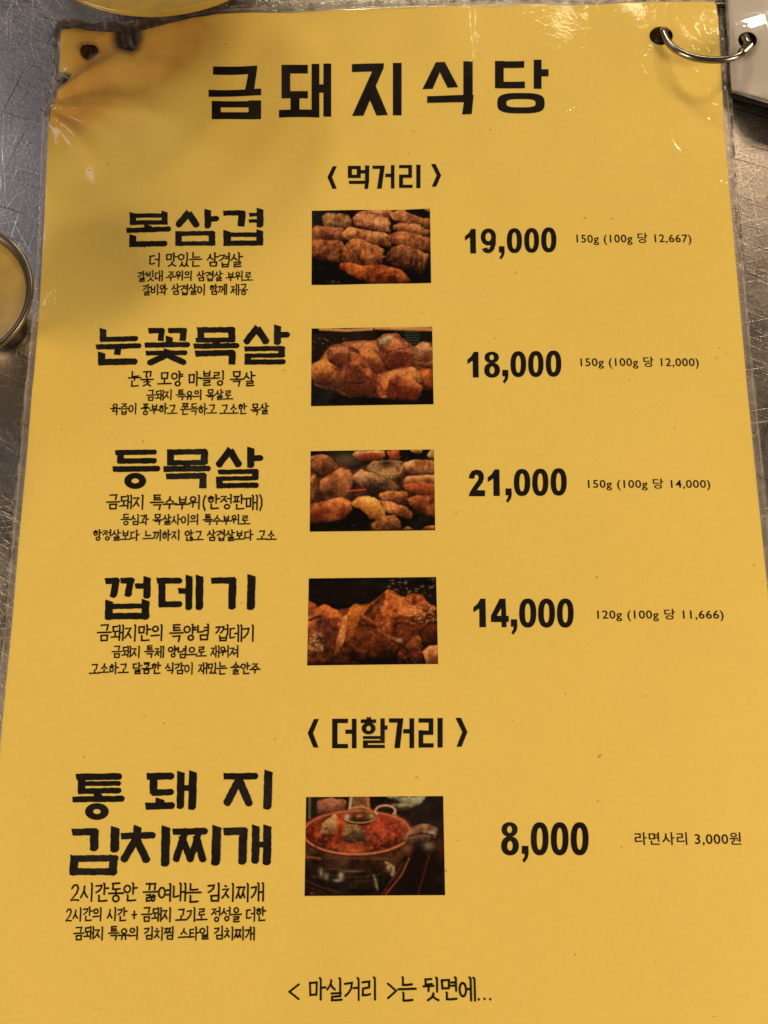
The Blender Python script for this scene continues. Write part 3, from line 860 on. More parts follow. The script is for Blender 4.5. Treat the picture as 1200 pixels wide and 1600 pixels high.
W1, W2 = .46, .39
LINES = [
 ('더 맛있는 삼겹살', 130, 310, S3, 372, 314, 905, 388, W1), ('갈빗대 주위의 삼겹살 부위로', 130, 310, S3, 308, 416, 962, 470, W2), ('갈비와 삼겹살이 함께 제공', 130, 310, S3, 335, 492, 935, 548, W2),
 ('눈꽃 모양 마블링 목살', 130, 490, S3, 258, 332, 978, 408, W1), ('금돼지 특유의 목살로', 130, 490, S3, 360, 436, 848, 490, W2), ('육즙이 풍부하고 쫀득하고 고소한 목살', 130, 490, S3, 156, 514, 1054, 572, W2),
 ('금돼지 특수부위(한정판매)', 130, 680, S3, 134, 344, 1025, 420, W1), ('등심과 목살사이의 특수부위로', 130, 680, S3, 216, 453, 945, 508, W2), ('항정살보다 느끼하지 않고 삼겹살보다 고소', 130, 680, S3, 55, 540, 1095, 597, W2),
 ('금돼지만의 특양념 껍데기', 130, 880, S3, 82, 354, 980, 440, W1), ('금돼지 특제 양념으로 재워져', 130, 880, S3, 165, 473, 885, 535, W2), ('고소하고 달콤한 식감이 재밌는 술안주', 130, 880, S3, 38, 568, 1004, 628, W2),
 ('2시간동안 끓여내는 김치찌개', 90, 1360, 1200/360, 64, 72, 1078, 160, W1), ('2시간의 시간 + 금돼지 고기로 정성을 더한', 90, 1360, 1200/360, 40, 196, 1085, 263, W2), ('금돼지 특유의 김치찜 스타일 김치찌개', 90, 1360, 1200/360, 84, 297, 1028, 360, W2),
]
for i, (t, ox, oy, s, x0, y0, x1, y1, w_) in enumerate(LINES):
    pen_line(t, ox, oy, s, x0, y0, x1, y1, w_, 'dish_description', None)
pen_line('< 마실거리 >는 뒷면에...', 440, 1515, 1200/340, 30, 52, 1165, 168, .52, 'footer_note', 'note at the foot of the sheet pointing to the back')

# ------------------------------------------------------------------ food pictures (flat print)
RS = np.random.RandomState(3)
def vnoise(h, w_, cell, rs):
    gh, gw = int(h / cell) + 3, int(w_ / cell) + 3
    g = rs.rand(gh, gw)
    yy, xx = np.mgrid[0:h, 0:w_] / cell
    yi, xi = yy.astype(int), xx.astype(int); fy, fx = yy - yi, xx - xi
    fy = fy * fy * (3 - 2 * fy); fx = fx * fx * (3 - 2 * fx)
    return (g[yi, xi] * (1 - fx) + g[yi, xi + 1] * fx) * (1 - fy) + (g[yi + 1, xi] * (1 - fx) + g[yi + 1, xi + 1] * fx) * fy
def fbm(h, w_, cell, rs, o=4):
    z = 0; a = 1; t = 0
    for i in range(o):
        if cell < 1.2: break
        z = z + a * vnoise(h, w_, cell, rs); t += a; a *= .55; cell /= 2.0
    return z / t

class Picture:
    def __init__(self, x0, y0, x1, y1, bg, Wn=230):
        self.x0, self.y0, self.x1, self.y1 = x0, y0, x1, y1
        self.W = Wn; self.H = int(Wn * (y1 - y0) / (x1 - x0))
        self.img = np.zeros((self.H, self.W, 3)) + np.array(bg) / 255.
        n = fbm(self.H, self.W, 10, RS)
        self.img *= (.5 + n)[..., None]
        yy, xx = np.mgrid[0:self.H, 0:self.W]
        self.X = x0 + (xx + .5) / self.W * (x1 - x0); self.Y = y0 + (yy + .5) / self.H * (y1 - y0)
        self.P = np.stack([self.X.ravel(), self.Y.ravel()], 1)
    def blob(self, pts, c_hi, c_lo, r=40, tex=.35, cell=9, lx=-.2, ly=-1.0, rag=9, soft=10, edge=.74):
        n_ = len(pts)            # take the corners off
        pts = [q_ for i in range(n_) for q_ in ((pts[i][0] * .88 + pts[(i + 1) % n_][0] * .12, pts[i][1] * .88 + pts[(i + 1) % n_][1] * .12),
                                                (pts[i][0] * .12 + pts[(i + 1) % n_][0] * .88, pts[i][1] * .12 + pts[(i + 1) % n_][1] * .88))]
        cx_, cy_ = np.mean(pts, axis=0)
        pts = [(cx_ + (x - cx_) * 1.07, cy_ + (y - cy_) * 1.07) for x, y in pts]
        wob = (fbm(self.H, self.W, 9, RS, 3) - .5).ravel() * rag * 2.4
        P = self.P + np.stack([wob, wob * -.7], 1)
        ins = in_poly(P, pts); d_ = seg_dist(P, pts); sd = np.where(ins, d_, -d_).reshape(self.H, self.W)
        a = np.clip(sd / soft + .5, 0, 1); a = a * a * (3 - 2 * a)
        hgt = np.sqrt(np.clip(sd / r, 0, 1))
        gy, gx = np.gradient(hgt * r)
        s = (self.x1 - self.x0) / self.W
        lam = np.clip(.5 + (gx * lx * -1 + gy * ly * -1) * .45 / s, 0, 1.2)
        n = fbm(self.H, self.W, cell, RS); nb = fbm(self.H, self.W, 22, RS, 2)
        v = np.array(pts)[:, 1]; vy = np.clip((self.Y - v.min()) / max(1, v.max() - v.min()), 0, 1)
        nf = fbm(self.H, self.W, 3.2, RS, 2)
        t = np.clip(lam * .40 + (1 - vy) * .34 + (n - .5) * tex * 2.6 + (nb - .5) * 1.1 + (nf - .5) * .55 + .14, 0, 1.25)
        c = np.array(c_lo) / 255. + (np.array(c_hi) / 255. - np.array(c_lo) / 255.) * t[..., None]
        lum = c.mean(-1, keepdims=True); c = (c * .92 + lum * .08) * np.array([1.10, 1.18, 1.14])
        c = c * (1 - .45 * vy ** 2)[..., None]
        c = c * (edge + (1 - edge) * np.clip(sd / (r * .30), 0, 1) + .12 * (1 - vy) * np.clip(1 - sd / (r * .3), 0, 1))[..., None]
        self.img = self.img * (1 - a[..., None]) + c * a[..., None]
    def facet(self, pts, c, a=.5, soft=14):
        ins = in_poly(self.P, pts); d_ = seg_dist(self.P, pts); sd = np.where(ins, d_, -d_).reshape(self.H, self.W)
        k_ = np.clip(sd / soft + .5, 0, 1) * a * (.55 + .9 * fbm(self.H, self.W, 6, RS, 3)); k_ = np.clip(k_, 0, 1)
        self.img = self.img * (1 - k_[..., None]) + np.array(c) / 255. * k_[..., None]
    def line(self, pts, c, w_=4, a=.8, soft=4):
        d_ = seg_dist(self.P, pts, False).reshape(self.H, self.W)
        k_ = np.clip((w_ - d_) / soft + .5, 0, 1) * a
        self.img = self.img * (1 - k_[..., None]) + np.array(c) / 255. * k_[..., None]
    def glow(self, x, y, rx, ry, c, a=.6):
        k_ = a * np.exp(-((self.X - x) / rx) ** 2 - ((self.Y - y) / ry) ** 2)
        self.img = self.img * (1 - k_[..., None]) + np.array(c) / 255. * k_[..., None]
    def specks(self, n, box, c, r=3, a=.8):
        for _ in range(n):
            x = RS.uniform(box[0], box[2]); y = RS.uniform(box[1], box[3])
            self.glow(x, y, r * RS.uniform(.7, 2.2), r * RS.uniform(.5, 1.1), c, a * RS.uniform(.4, 1))
    def build(self, corners, ox, oy, s, label, gain=1.0):
        TL, TR, BR, BL = [np.array(U(ox + x / s, oy + y / s)) for x, y in corners]
        H, W = self.H, self.W
        vv, uu = np.mgrid[0:H, 0:W]; u = uu / (W - 1); v = vv / (H - 1)
        Pxy = (TL[None, None] * ((1 - u) * (1 - v))[..., None] + TR * (u * (1 - v))[..., None] + BR * (u * v)[..., None] + BL * ((1 - u) * v)[..., None])
        X, Y = Pxy[..., 0].ravel(), Pxy[..., 1].ravel()
        idx = np.arange(H * W).reshape(H, W)
        F = np.stack([idx[:-1, :-1], idx[1:, :-1], idx[1:, 1:], idx[:-1, 1:]], -1).reshape(-1, 4)
        o = new_obj('food_picture', np.column_stack([X, Y, hfun(X, Y) + .05]), F.tolist(), M_PRINT, menu)
        at = o.data.color_attributes.new('print', 'FLOAT_COLOR', 'POINT')
        im = self.img; pad = np.pad(im, ((1, 1), (1, 1), (0, 0)), 'edge')
        im = sum(pad[i:i + H, j:j + W] * wt for i, j, wt in ((0, 1, .14), (1, 0, .14), (1, 1, .44), (1, 2, .14), (2, 1, .14)))
        im = im * (.88 + .24 * RS.rand(H, W))[..., None]
        lin = np.clip(im, 0, 1) ** 2.2 * gain
        at.data.foreach_set('color', np.column_stack([lin.reshape(-1, 3), np.ones(H * W)]).astype(np.float32).ravel())
        o['label'] = label

MH, ML = (215, 128, 82), (92, 38, 20)
# picture 1: rows of sliced belly pork
q = Picture(135, 140, 1063, 720, (16, 9, 6))
for a in ([(212,190),(262,160),(318,170),(330,250),(300,285),(232,270)], [(305,215),(335,172),(395,172),(448,215),(455,280),(400,320),(340,285)]): q.blob(a, (190,125,80), (80,38,22), 50)
q.blob([(455,215),(500,160),(600,140),(765,135),(760,200),(740,215),(600,190)], (225,140,95), ML, 35)
q.blob([(465,215),(505,172),(600,180),(740,205),(745,318),(690,318),(600,300),(480,262)], (225,135,90), ML, 60)
q.blob([(135,290),(170,262),(250,268),(380,285),(395,350),(370,385),(240,385),(135,370)], (205,115,72), ML, 55)
q.blob([(135,385),(160,372),(370,385),(385,460),(350,545),(240,530),(135,505)], (205,112,68), (70,26,14), 60)
q.blob([(378,330),(440,275),(540,300),(720,325),(752,370),(742,435),(600,400),(520,380),(395,372)], (240,150,98), (110,48,24), 50)
q.blob([(420,400),(450,375),(520,375),(600,415),(690,440),(680,560),(600,585),(380,555),(385,450)], (240,135,75), (82,34,20), 75)
q.blob([(765,165),(850,140),(905,180),(1000,215),(1063,222),(1063,305),(960,270),(860,235),(770,215)], (212,125,80), ML, 40)
q.blob([(775,270),(830,245),(930,255),(1055,310),(1030,365),(930,345),(860,320),(778,300)], (222,135,88), ML, 45)
q.blob([(735,340),(820,315),(920,335),(1063,375),(1055,480),(960,460),(860,430),(745,400)], (215,122,78), (85,36,20), 60)
q.blob([(770,440),(840,422),(930,450),(1030,490),(1025,590),(990,640),(860,600),(720,545),(735,480)], (200,112,68), (48,20,12), 75)
q.blob([(370,560),(420,552),(520,575),(700,578),(820,610),(890,690),(880,720),(620,720),(430,640),(380,600)], (215,100,48), (82,26,10), 60)
q.blob([(1010,140),(1063,135),(1063,170),(1030,165)], (205,130,90), ML, 20)
q.specks(20, (150,560,380,715), (120,80,50), 3, .4); q.specks(8, (240,685,350,700), (235,200,170), 4, .9)
q.specks(90, (140,160,1050,600), (245,180,130), 4, .35); q.specks(25, (140,160,1050,640), (30,10,6), 6, .5)
q.glow(655,245,20,16,(255,205,160),.7); q.glow(240,430,15,15,(255,190,150),.4); q.glow(698,508,12,7,(250,190,150),.8); q.specks(30,(830,140,1060,215),(150,110,80),3,.5)
for (xa, ya, xb, yb, nn, hh) in ((470,185,740,235,12,90),(395,300,740,345,14,70),(400,400,690,450,12,120),(740,350,1060,400,13,80),(735,450,1030,520,14,110),(780,265,1050,315,10,50),(140,290,380,300,9,70),(140,400,380,410,9,90)):
    for i in range(nn):
        u_ = (i + RS.uniform(.2, .8)) / nn; x_ = xa + (xb - xa) * u_; y_ = ya + (yb - ya) * u_
        q.line([(x_, y_), (x_ + RS.uniform(-10, 4), y_ + hh * RS.uniform(.5, .9))], (250, 175, 125) if i % 2 else (90, 36, 20), 2.2, .38, 7)
q.build([(137,147),(1059,130),(1068,711),(134,727)], 460, 300, 5, 'picture of rows of sliced belly pork on a grill', .92)
# picture 2: chunks of neck pork on a mesh grill
q = Picture(132, 105, 1084, 722, (14, 10, 9))
for i in range(16):
    y = 150 + i * 16; q.line([(132,y+10-(i*1.2)),(330,y-8),(640,y-30)], (120,86,60), 2.5, .5)
q.line([(200,112),(400,125),(610,118)], (230,160,100), 12, .9, 10); q.line([(640,110),(860,122),(1084,130)], (225,150,90), 14, .9, 12); q.line([(760,112),(1084,108)], (240,190,120), 6, .8)
for i in range(6): q.line([(870,150+i*22),(980,150+i*22)], (120,150,130), 4, .5, 6)
q.specks(30,(135,180,420,290),(235,175,120),5,.6); q.specks(25,(140,600,560,715),(110,90,70),4,.35)
C2H, C2L = (215,128,84), (88,38,22)
q.blob([(200,400),(300,260),(440,225),(640,225),(700,175),(800,175),(930,290),(1000,235),(1084,260),(1084,600),(960,600),(940,690),(720,660),(560,640),(440,640),(300,590),(180,550)], (170,88,52), (80,34,22), 60, tex=.6)
q.blob([(132,395),(200,370),(240,350),(300,390),(330,420),(310,520),(240,560),(180,545),(132,500)], (225,130,66), C2L, 50)
q.blob([(280,265),(340,250),(420,262),(440,340),(420,420),(340,410),(270,370),(262,310)], (200,118,80), C2L, 60)
q.blob([(420,240),(520,228),(620,235),(665,280),(660,340),(560,330),(460,290)], (215,125,85), C2L, 50)
q.blob([(655,200),(740,172),(790,170),(860,240),(910,275),(930,420),(860,445),(740,445),(690,380),(668,280)], (210,112,72), (85,32,22), 70)
q.blob([(660,205),(740,172),(775,195),(720,250),(670,260)], (195,155,130), (120,75,55), 30)
q.blob([(930,285),(1000,230),(1050,240),(1084,280),(1084,390),(1000,395),(940,360)], (225,150,105), (120,55,30), 50)
q.blob([(510,290),(580,268),(650,320),(700,400),(710,450),(640,470),(560,420),(520,340)], (235,135,78), (120,48,24), 50)
q.blob([(400,400),(440,300),(500,330),(560,400),(640,500),(645,600),(560,650),(440,645),(380,590),(360,480)], (195,95,58), (62,24,16), 90)
q.blob([(700,480),(760,452),(900,420),(990,470),(985,560),(930,560),(820,510),(720,540)], (225,130,72), (110,46,24), 50)
q.blob([(735,540),(800,490),(900,530),(990,575),(960,680),(880,695),(720,660),(700,600)], (190,85,50), (66,24,14), 80)
q.blob([(660,480),(720,500),(735,600),(715,665),(650,650),(640,540)], (225,105,66), (100,34,20), 40)
q.blob([(1000,430),(1084,440),(1084,610),(1020,570),(985,500)], (200,95,52), (75,26,14), 50)
q.blob([(940,400),(1084,380),(1084,440),(1000,440)], (225,140,90), C2L, 30)
for pts_, c_, a_ in (([(720,470),(860,430),(985,575),(900,535),(800,490),(735,535)], (240,155,92), .6), ([(440,240),(600,235),(655,275),(520,292)], (225,140,92), .5),
    ([(780,185),(915,285),(925,325),(780,290),(720,300)], (226,140,88), .55), ([(700,335),(860,300),(920,325),(930,420),(860,440),(735,440)], (96,40,26), .6),
    ([(740,560),(980,592),(950,685),(725,658)], (98,36,20), .6), ([(400,400),(500,430),(600,520),(640,590),(560,650),(440,640),(385,590)], (84,38,26), .55),
    ([(470,300),(530,350),(520,420),(430,395)], (214,120,78), .5), ([(685,490),(740,500),(735,560),(705,610),(675,545)], (240,155,88), .6), ([(280,265),(420,262),(430,300),(300,310)], (222,140,96), .5),
    ([(262,320),(420,330),(420,420),(330,410)], (100,44,28), .45), ([(140,400),(240,360),(300,400),(200,440)], (238,150,80), .5), ([(150,470),(300,450),(310,530),(190,550)], (92,34,20), .5),
    ([(950,270),(1050,240),(1084,290),(980,300)], (232,165,120), .5), ([(520,300),(600,275),(660,340),(560,350)], (240,150,92), .5), ([(600,400),(700,400),(705,450),(640,470)], (110,44,26), .5)): q.facet(pts_, c_, a_)
q.line([(440,540),(520,548),(545,535)], (30,10,8), 6, .7, 8); q.line([(470,430),(520,400),(550,420)], (40,14,8), 7, .6, 8); q.line([(700,375),(740,300),(900,270)], (60,20,12), 4, .6, 8)
q.specks(140, (250,240,1080,680), (250,185,135), 4, .35); q.specks(60, (250,240,1080,680), (35,12,8), 7, .5); q.glow(700,655,25,8,(255,150,120),.7)
q.build([(135,117),(1076,102),(1087,709),(130,724)], 460, 490, 5, 'picture of browned pork chunks on a mesh grill', .92)
# picture 3: pieces spread on the grill
q = Picture(124, 118, 1098, 750, (18, 11, 7))
q.glow(400,190,130,60,(110,90,70),.8)
q.blob([(124,200),(300,180),(470,290),(600,230),(850,220),(1098,240),(1098,600),(900,560),(820,540),(640,500),(430,560),(300,560),(124,600)], (96,48,28), (36,17,11), 60, tex=.6)
for a in ([(130,165),(200,148),(270,165),(340,240),(330,310),(240,320),(170,300),(130,260)], [(300,300),(360,260),(440,290),(462,350),(430,440),(390,485),(250,500),(200,420),(210,350)],
          [(124,330),(160,305),(190,350),(185,430),(150,520),(124,520)]): q.blob(a, (195,108,66), (75,32,20), 55)
q.blob([(455,165),(480,128),(700,120),(710,170),(620,205),(520,200)], (235,165,110), (130,60,38), 30); q.blob([(500,160),(560,140),(700,150),(690,190),(580,205),(520,190)], (190,80,50), (120,40,26), 30)
q.blob([(720,130),(820,118),(830,200),(760,210)], (200,85,50), (90,30,18), 40)
q.blob([(575,260),(620,210),(760,205),(840,215),(862,280),(820,330),(760,358),(640,320),(580,290)], (205,140,90), (90,50,32), 50)
q.glow(720,225,60,30,(40,24,18),.9); q.line([(600,270),(700,310),(830,300),(850,240)], (240,190,140), 4, .6)
q.blob([(470,320),(530,272),(620,310),(740,350),(810,400),(815,450),(700,460),(600,420),(500,380)], (185,120,80), (62,34,24), 45)
q.blob([(680,455),(760,440),(880,450),(885,500),(800,545),(720,520),(670,490)], (225,130,75), (110,48,26), 40)
q.blob([(855,230),(950,198),(1098,210),(1098,305),(960,318),(870,295)], (230,155,105), (120,50,26), 40)
q.blob([(850,385),(880,330),(1000,322),(1098,320),(1098,385),(980,375)], (240,155,100), (140,66,36), 35); q.blob([(860,390),(980,370),(1098,390),(1098,478),(960,475),(880,450)], (190,85,48), (80,26,14), 45)
q.blob([(885,510),(960,480),(1098,482),(1098,650),(1000,620),(910,570)], (205,105,58), (70,26,14), 60)
q.blob([(124,540),(250,515),(370,485),(440,520),(445,590),(380,650),(240,675),(124,680)], (225,118,66), (105,36,18), 70); q.glow(220,600,90,25,(110,34,18),.7)
q.blob([(445,545),(500,490),(580,482),(660,510),(712,620),(690,650),(630,662),(570,630),(530,580)], (245,160,80), (170,80,28), 55)
q.blob([(665,510),(760,530),(860,560),(918,620),(910,655),(840,640),(740,610),(700,580)], (225,128,76), (110,48,24), 40)
q.blob([(600,700),(680,640),(780,630),(830,690),(820,745),(620,745)], (215,125,70), (75,34,18), 60)
q.blob([(910,118),(1010,118),(1000,150),(940,152)], (220,165,110), (120,60,30), 20); q.blob([(1035,170),(1070,120),(1098,118),(1098,200),(1050,190)], (215,175,110), (120,70,36), 25)
q.blob([(840,745),(880,715),(930,745)], (200,120,70), (90,40,20), 20); q.blob([(980,748),(1030,712),(1098,715),(1098,748)], (200,110,60), (90,40,20), 20)
q.line([(415,437),(560,428)], (240,90,50), 5, .9); q.line([(490,360),(545,415)], (200,70,40), 4, .7); q.glow(285,455,25,20,(40,20,12),.8)
q.specks(110, (130,140,1090,740), (250,190,130), 4, .4); q.specks(60, (130,140,1090,740), (35,14,8), 7, .5)
q.build([(127,125),(1090,112),(1100,743),(120,754)], 460, 680, 5, 'picture of assorted pork pieces spread over a grill', .92)
# picture 4: folded skin pieces
q = Picture(105, 110, 1120, 795, (15, 9, 6))
for i in range(9):
    y = 140 + i * 20; q.line([(115,y),(500,y+10),(1115,y+50)], (70,48,34), 4, .35, 10)
q.specks(60,(740,120,1110,260),(205,170,130),7,.6); q.specks(30,(115,140,700,330),(150,100,60),5,.4)
q.blob([(105,430),(300,380),(450,360),(700,300),(1000,300),(1120,400),(1120,760),(850,720),(600,740),(105,770)], (120,52,26), (40,16,10), 70, tex=.6)
q.blob([(105,400),(105,290),(160,310),(180,350),(160,400)], (180,80,40), (70,24,12), 40)
q.blob([(105,430),(170,360),(240,330),(310,360),(400,430),(420,520),(400,600),(340,700),(280,745),(200,755),(105,700)], (200,95,48), (60,22,12), 110, tex=.5)
q.blob([(380,430),(405,410),(420,470),(400,590),(350,690),(310,720),(330,610),(365,500)], (235,140,80), (150,66,30), 25)
q.line([(120,440),(200,410),(225,412)], (20,8,5), 10, .8, 8)
q.blob([(420,400),(450,340),(480,322),(580,345),(560,400),(500,450),(480,560),(430,560)], (235,125,48), (120,48,18), 50)
q.blob([(860,290),(920,245),(1000,260),(1060,330),(1115,360),(1115,500),(1030,460),(940,400)], (190,85,40), (60,22,12), 60, tex=.6)
q.blob([(400,620),(430,530),(560,500),(700,540),(860,640),(760,700),(640,745),(520,700)], (165,72,36), (50,20,12), 80, tex=.5)
q.blob([(535,400),(600,330),(700,250),(740,215),(800,250),(900,310),(1020,400),(1010,510),(960,580),(850,640),(790,620),(640,510),(550,450)], (225,108,52), (88,32,16), 110, tex=.55)
for pts_, c_, a_ in (([(535,400),(600,330),(720,228),(700,330),(620,450)], (62,28,18), .65), ([(540,470),(640,520),(780,625),(640,720),(440,625),(480,500)], (66,28,16), .55),
    ([(780,245),(900,310),(1000,385),(900,420),(760,330)], (236,135,80), .45), ([(150,380),(240,345),(330,400),(250,440)], (215,110,62), .4), ([(230,420),(340,430),(330,620),(230,680)], (78,30,18), .5),
    ([(860,420),(1000,430),(960,560),(860,600)], (90,36,20), .4), ([(430,350),(540,345),(520,400),(440,440)], (240,140,60), .4)): q.facet(pts_, c_, a_)
q.line([(660,520),(740,580),(830,612)], (225,140,92), 10, .5, 22); q.line([(560,400),(620,330),(700,240)], (50,22,14), 16, .6, 20)
q.blob([(860,660),(960,570),(1010,600),(1000,700),(900,700)], (215,110,60), (80,30,16), 50); q.blob([(1000,700),(1050,655),(1120,650),(1120,790),(1030,790)], (235,145,95), (150,66,38), 40)
q.blob([(990,560),(1060,470),(1120,500),(1120,640),(1000,640)], (110,44,24), (40,16,10), 50); q.blob([(810,690),(1000,700),(1010,790),(820,790)], (120,46,26), (30,12,8), 50)
q.blob([(105,720),(300,750),(500,770),(490,795),(105,795)], (120,50,28), (30,12,8), 40)
q.line([(800,470),(900,480),(960,440)], (40,14,8), 14, .5, 20); q.specks(50,(780,420,960,520),(35,12,8),7,.6)
q.specks(110,(900,330,1115,480),(255,205,140),6,.6); q.specks(70,(110,540,230,680),(255,205,150),6,.65); q.specks(120,(430,330,1000,640),(250,170,110),4,.4); q.specks(25,(820,640,1000,780),(220,130,90),5,.5)
q.glow(820,605,30,18,(245,190,160),.5); q.glow(680,345,20,12,(190,170,170),.4)
q.build([(113,119),(1107,108),(1123,787),(100,799)], 460, 880, 5, 'picture of folded glazed pork skin on a grill', .92)
# picture 5: pot of red stew
q = Picture(152, 500, 858, 1003, (30, 17, 11), 240)
q.glow(700,900,200,160,(24,12,8),.6); q.line([(172,505),(172,610)], (120,120,95), 7, .7)
q.blob([(215,520),(280,508),(358,518),(355,580),(280,590),(218,590)], (175,100,80), (110,52,40), 40)
q.blob([(560,500),(640,505),(760,502),(740,540),(660,575),(600,570),(640,530)], (150,138,118), (80,66,52), 30); q.line([(600,545),(690,545),(755,505)], (190,165,140), 8, .6, 10)
q.blob([(380,503),(480,503),(485,570),(510,600),(500,630),(440,642),(370,635),(348,600),(375,560)], (130,84,52), (46,26,16), 50)
q.line([(385,505),(378,562)], (210,190,160), 7, .8); q.line([(470,505),(474,560)], (200,110,60), 8, .7); q.line([(350,605),(380,562),(440,552),(500,575),(512,602)], (215,150,105), 5, .8)
def ell(cx, cy, rx, ry, a0=0, a1=6.2832, n=40): return [(cx + rx * math.cos(a0 + (a1 - a0) * i / n), cy + ry * math.sin(a0 + (a1 - a0) * i / n)) for i in range(n + 1)]
q.blob([(150,700),(250,770),(430,800),(600,760),(690,690),(680,790),(640,900),(560,960),(400,980),(240,930),(152,800)], (85,46,30), (20,12,9), 80, tex=.3)
q.blob(ell(415,685,275,112), (165,66,40), (90,28,16), 60, tex=.5, ly=-.2)
q.blob(ell(410,690,235,88), (182,64,36), (84,24,14), 40, tex=.7, cell=6, ly=-.2)
q.line(ell(415,685,272,110), (215,130,95), 5, .85, 5); q.line(ell(415,678,262,100,3.4,6.6), (150,80,55), 3, .8)
q.line(ell(560,575,50,28,2.6,6.9), (220,165,135), 6, .9); q.line([(610,570),(612,600)], (200,140,110), 6, .8)
q.blob([(225,690),(240,635),(300,592),(318,640),(300,690)], (225,175,130), (165,110,75), 20); q.blob([(300,595),(330,640),(310,672),(270,690),(315,645)], (225,110,50), (190,80,40), 20)
q.blob([(345,645),(420,640),(445,690),(430,730),(350,720)], (150,110,70), (85,52,34), 30); q.blob([(350,700),(450,680),(450,725),(360,735)], (90,66,44), (46,32,22), 25)
q.glow(400,775,70,20,(235,120,60),.7); q.glow(330,750,50,15,(210,90,50),.6); q.glow(540,640,60,20,(210,60,34),.6)
q.blob(ell(430,612,80,32,0,6.28,20), (150,96,60), (60,32,20), 30); q.line(ell(430,605,82,30,.2,2.9), (220,170,120), 4, .7); q.glow(365,605,14,16,(240,210,170),.7); q.glow(490,600,12,12,(240,170,120),.7); q.glow(425,600,16,8,(250,160,90),.7)
q.specks(110,(200,640,660,770),(240,120,70),5,.5); q.specks(50,(200,640,660,770),(60,14,8),6,.5)
for (gx_, gy_, ga, gb, gc) in ((235,885,10,26,(170,160,145)),(262,905,14,20,(150,140,125)),(335,903,14,18,(240,232,215)),(318,925,22,8,(190,180,165)),(395,880,55,5,(150,120,95)),(300,868,60,4,(110,80,60)),(575,860,12,22,(220,190,165)),(600,880,8,26,(190,150,125)),(512,940,10,30,(120,105,90)),(445,930,60,10,(60,40,30)),(200,905,18,8,(90,60,45)),(540,820,60,6,(120,70,45)),(400,815,120,5,(120,62,40))): q.glow(gx_, gy_, ga, gb, gc, .75)
q.line(ell(415,800,210,70,.3,2.8), (70,38,26), 4, .6, 8); q.line(ell(400,850,190,60,.4,2.7), (110,84,66), 2.5, .5, 6)
q.line([(560,835),(600,860),(590,900)], (190,150,125), 6, .7); q.line([(680,815),(640,900),(560,995)], (190,90,60), 4, .7); q.line([(640,850),(540,1000)], (120,56,38), 4, .6); q.line([(720,1000),(780,800)], (110,40,24), 6, .5)
q.line([(150,805),(230,815)], (160,80,50), 6, .7); q.line([(500,900),(520,970)], (160,140,120), 5, .6)
q.blob([(640,720),(700,660),(760,640),(820,670),(815,720),(760,730),(690,740)], (165,105,80), (50,26,18), 25); q.glow(795,690,24,16,(215,200,180),.7); q.glow(780,755,30,24,(190,165,145),.6); q.glow(690,700,30,18,(190,110,80),.5); q.glow(670,770,26,30,(150,84,60),.5)
q.line([(680,705),(740,690),(800,700),(790,730)], (30,16,10), 5, .7); q.glow(190,988,14,5,(190,80,50),.6); q.glow(840,760,20,60,(110,40,24),.5)
q.line([(150,920),(240,960),(330,985)], (100,60,44), 3, .6); q.line([(150,950),(260,990)], (90,52,40), 3, .5)
q.build([(157,504),(851,499),(861,1001),(149,1005)], 430, 1090, 1200/370, 'picture of a pot of red stew', .92)

# ------------------------------------------------------------------ second card
card = thing('second_menu_card', 'white back of a laminated card ringed to the upper right corner of the yellow menu', 'menu card')
def card_h(x, y):
    x = np.asarray(x, float); y = np.asarray(y, float)
    return 2.8 + 5.5 * np.clip((x - 102) / 12, 0, 1) + .5 * np.sin(y * .25) * np.clip((x - 100) / 10, 0, 1) + 1.0 * np.exp(-((x - 109.5) ** 2 + (y - 187) ** 2) / 40)
def CU(px, py): return U(px, py, 0, card_h)
cx0 = CU(1143, 136)[0] + .2
pp = [CU(1137, -40), CU(1140, 40), CU(1141, 80), CU(1144, 139), CU(1160, 143), CU(1200, 154), CU(1330, 178), CU(1390, 180), CU(1400, -120), CU(1137, -120)]
fp = [CU(1132, -40), CU(1135, 40), CU(1138, 80), CU(1143, 144.5), CU(1160, 150), CU(1200, 162), CU(1330, 187), CU(1400, 189), CU(1410, -120), CU(1132, -120)]
def ccirc(px, py, r, rr=None, n=22): return [CU(px + r * math.cos(2 * math.pi * i / n), py + (rr or r) * math.sin(2 * math.pi * i / n)) for i in range(n)]
def plate(name, poly, hole, dz, th, material, parent):
    x0, y0 = np.min(poly, axis=0); x1, y1 = np.max(poly, axis=0)
    gx, gy = np.meshgrid(np.arange(x0, x1, 2.0), np.arange(y0, y1, 2.0))
    P = np.stack([gx.ravel(), gy.ravel()], 1)
    P = P[in_poly(P, poly) & ~in_poly(P, hole) & (seg_dist(P, poly) > .4) & (seg_dist(P, hole) > .4)]
    allp = list(poly) + list(hole) + [tuple(a) for a in P]; n1, n2 = len(poly), len(hole)
    edges = [(i, (i + 1) % n1) for i in range(n1)] + [(n1 + i, n1 + (i + 1) % n2) for i in range(n2)]
    r = delaunay_2d_cdt([Vector(a) for a in allp], edges, [], 0, 1e-5)
    V = np.array([tuple(v) for v in r[0]]); F = np.array(r[2]); cen = V[F].mean(1)
    F = F[in_poly(cen, poly) & ~in_poly(cen, hole)]
    z = card_h(V[:, 0], V[:, 1]) + dz
    n = len(V)
    verts = np.vstack([np.column_stack([V, z]), np.column_stack([V, z - th])])
    faces = F.tolist() + [[f[2] + n, f[1] + n, f[0] + n] for f in F.tolist()] + [(a, b, b + n, a + n) for a, b in edges]
    return new_obj(name, verts, faces, material, parent, smooth=False)
hole2 = ccirc(1168.5, 62, 15, 13)
plate('paper_sheet', densify(pp, 4), hole2, 0, .3, M_WHITE, card)
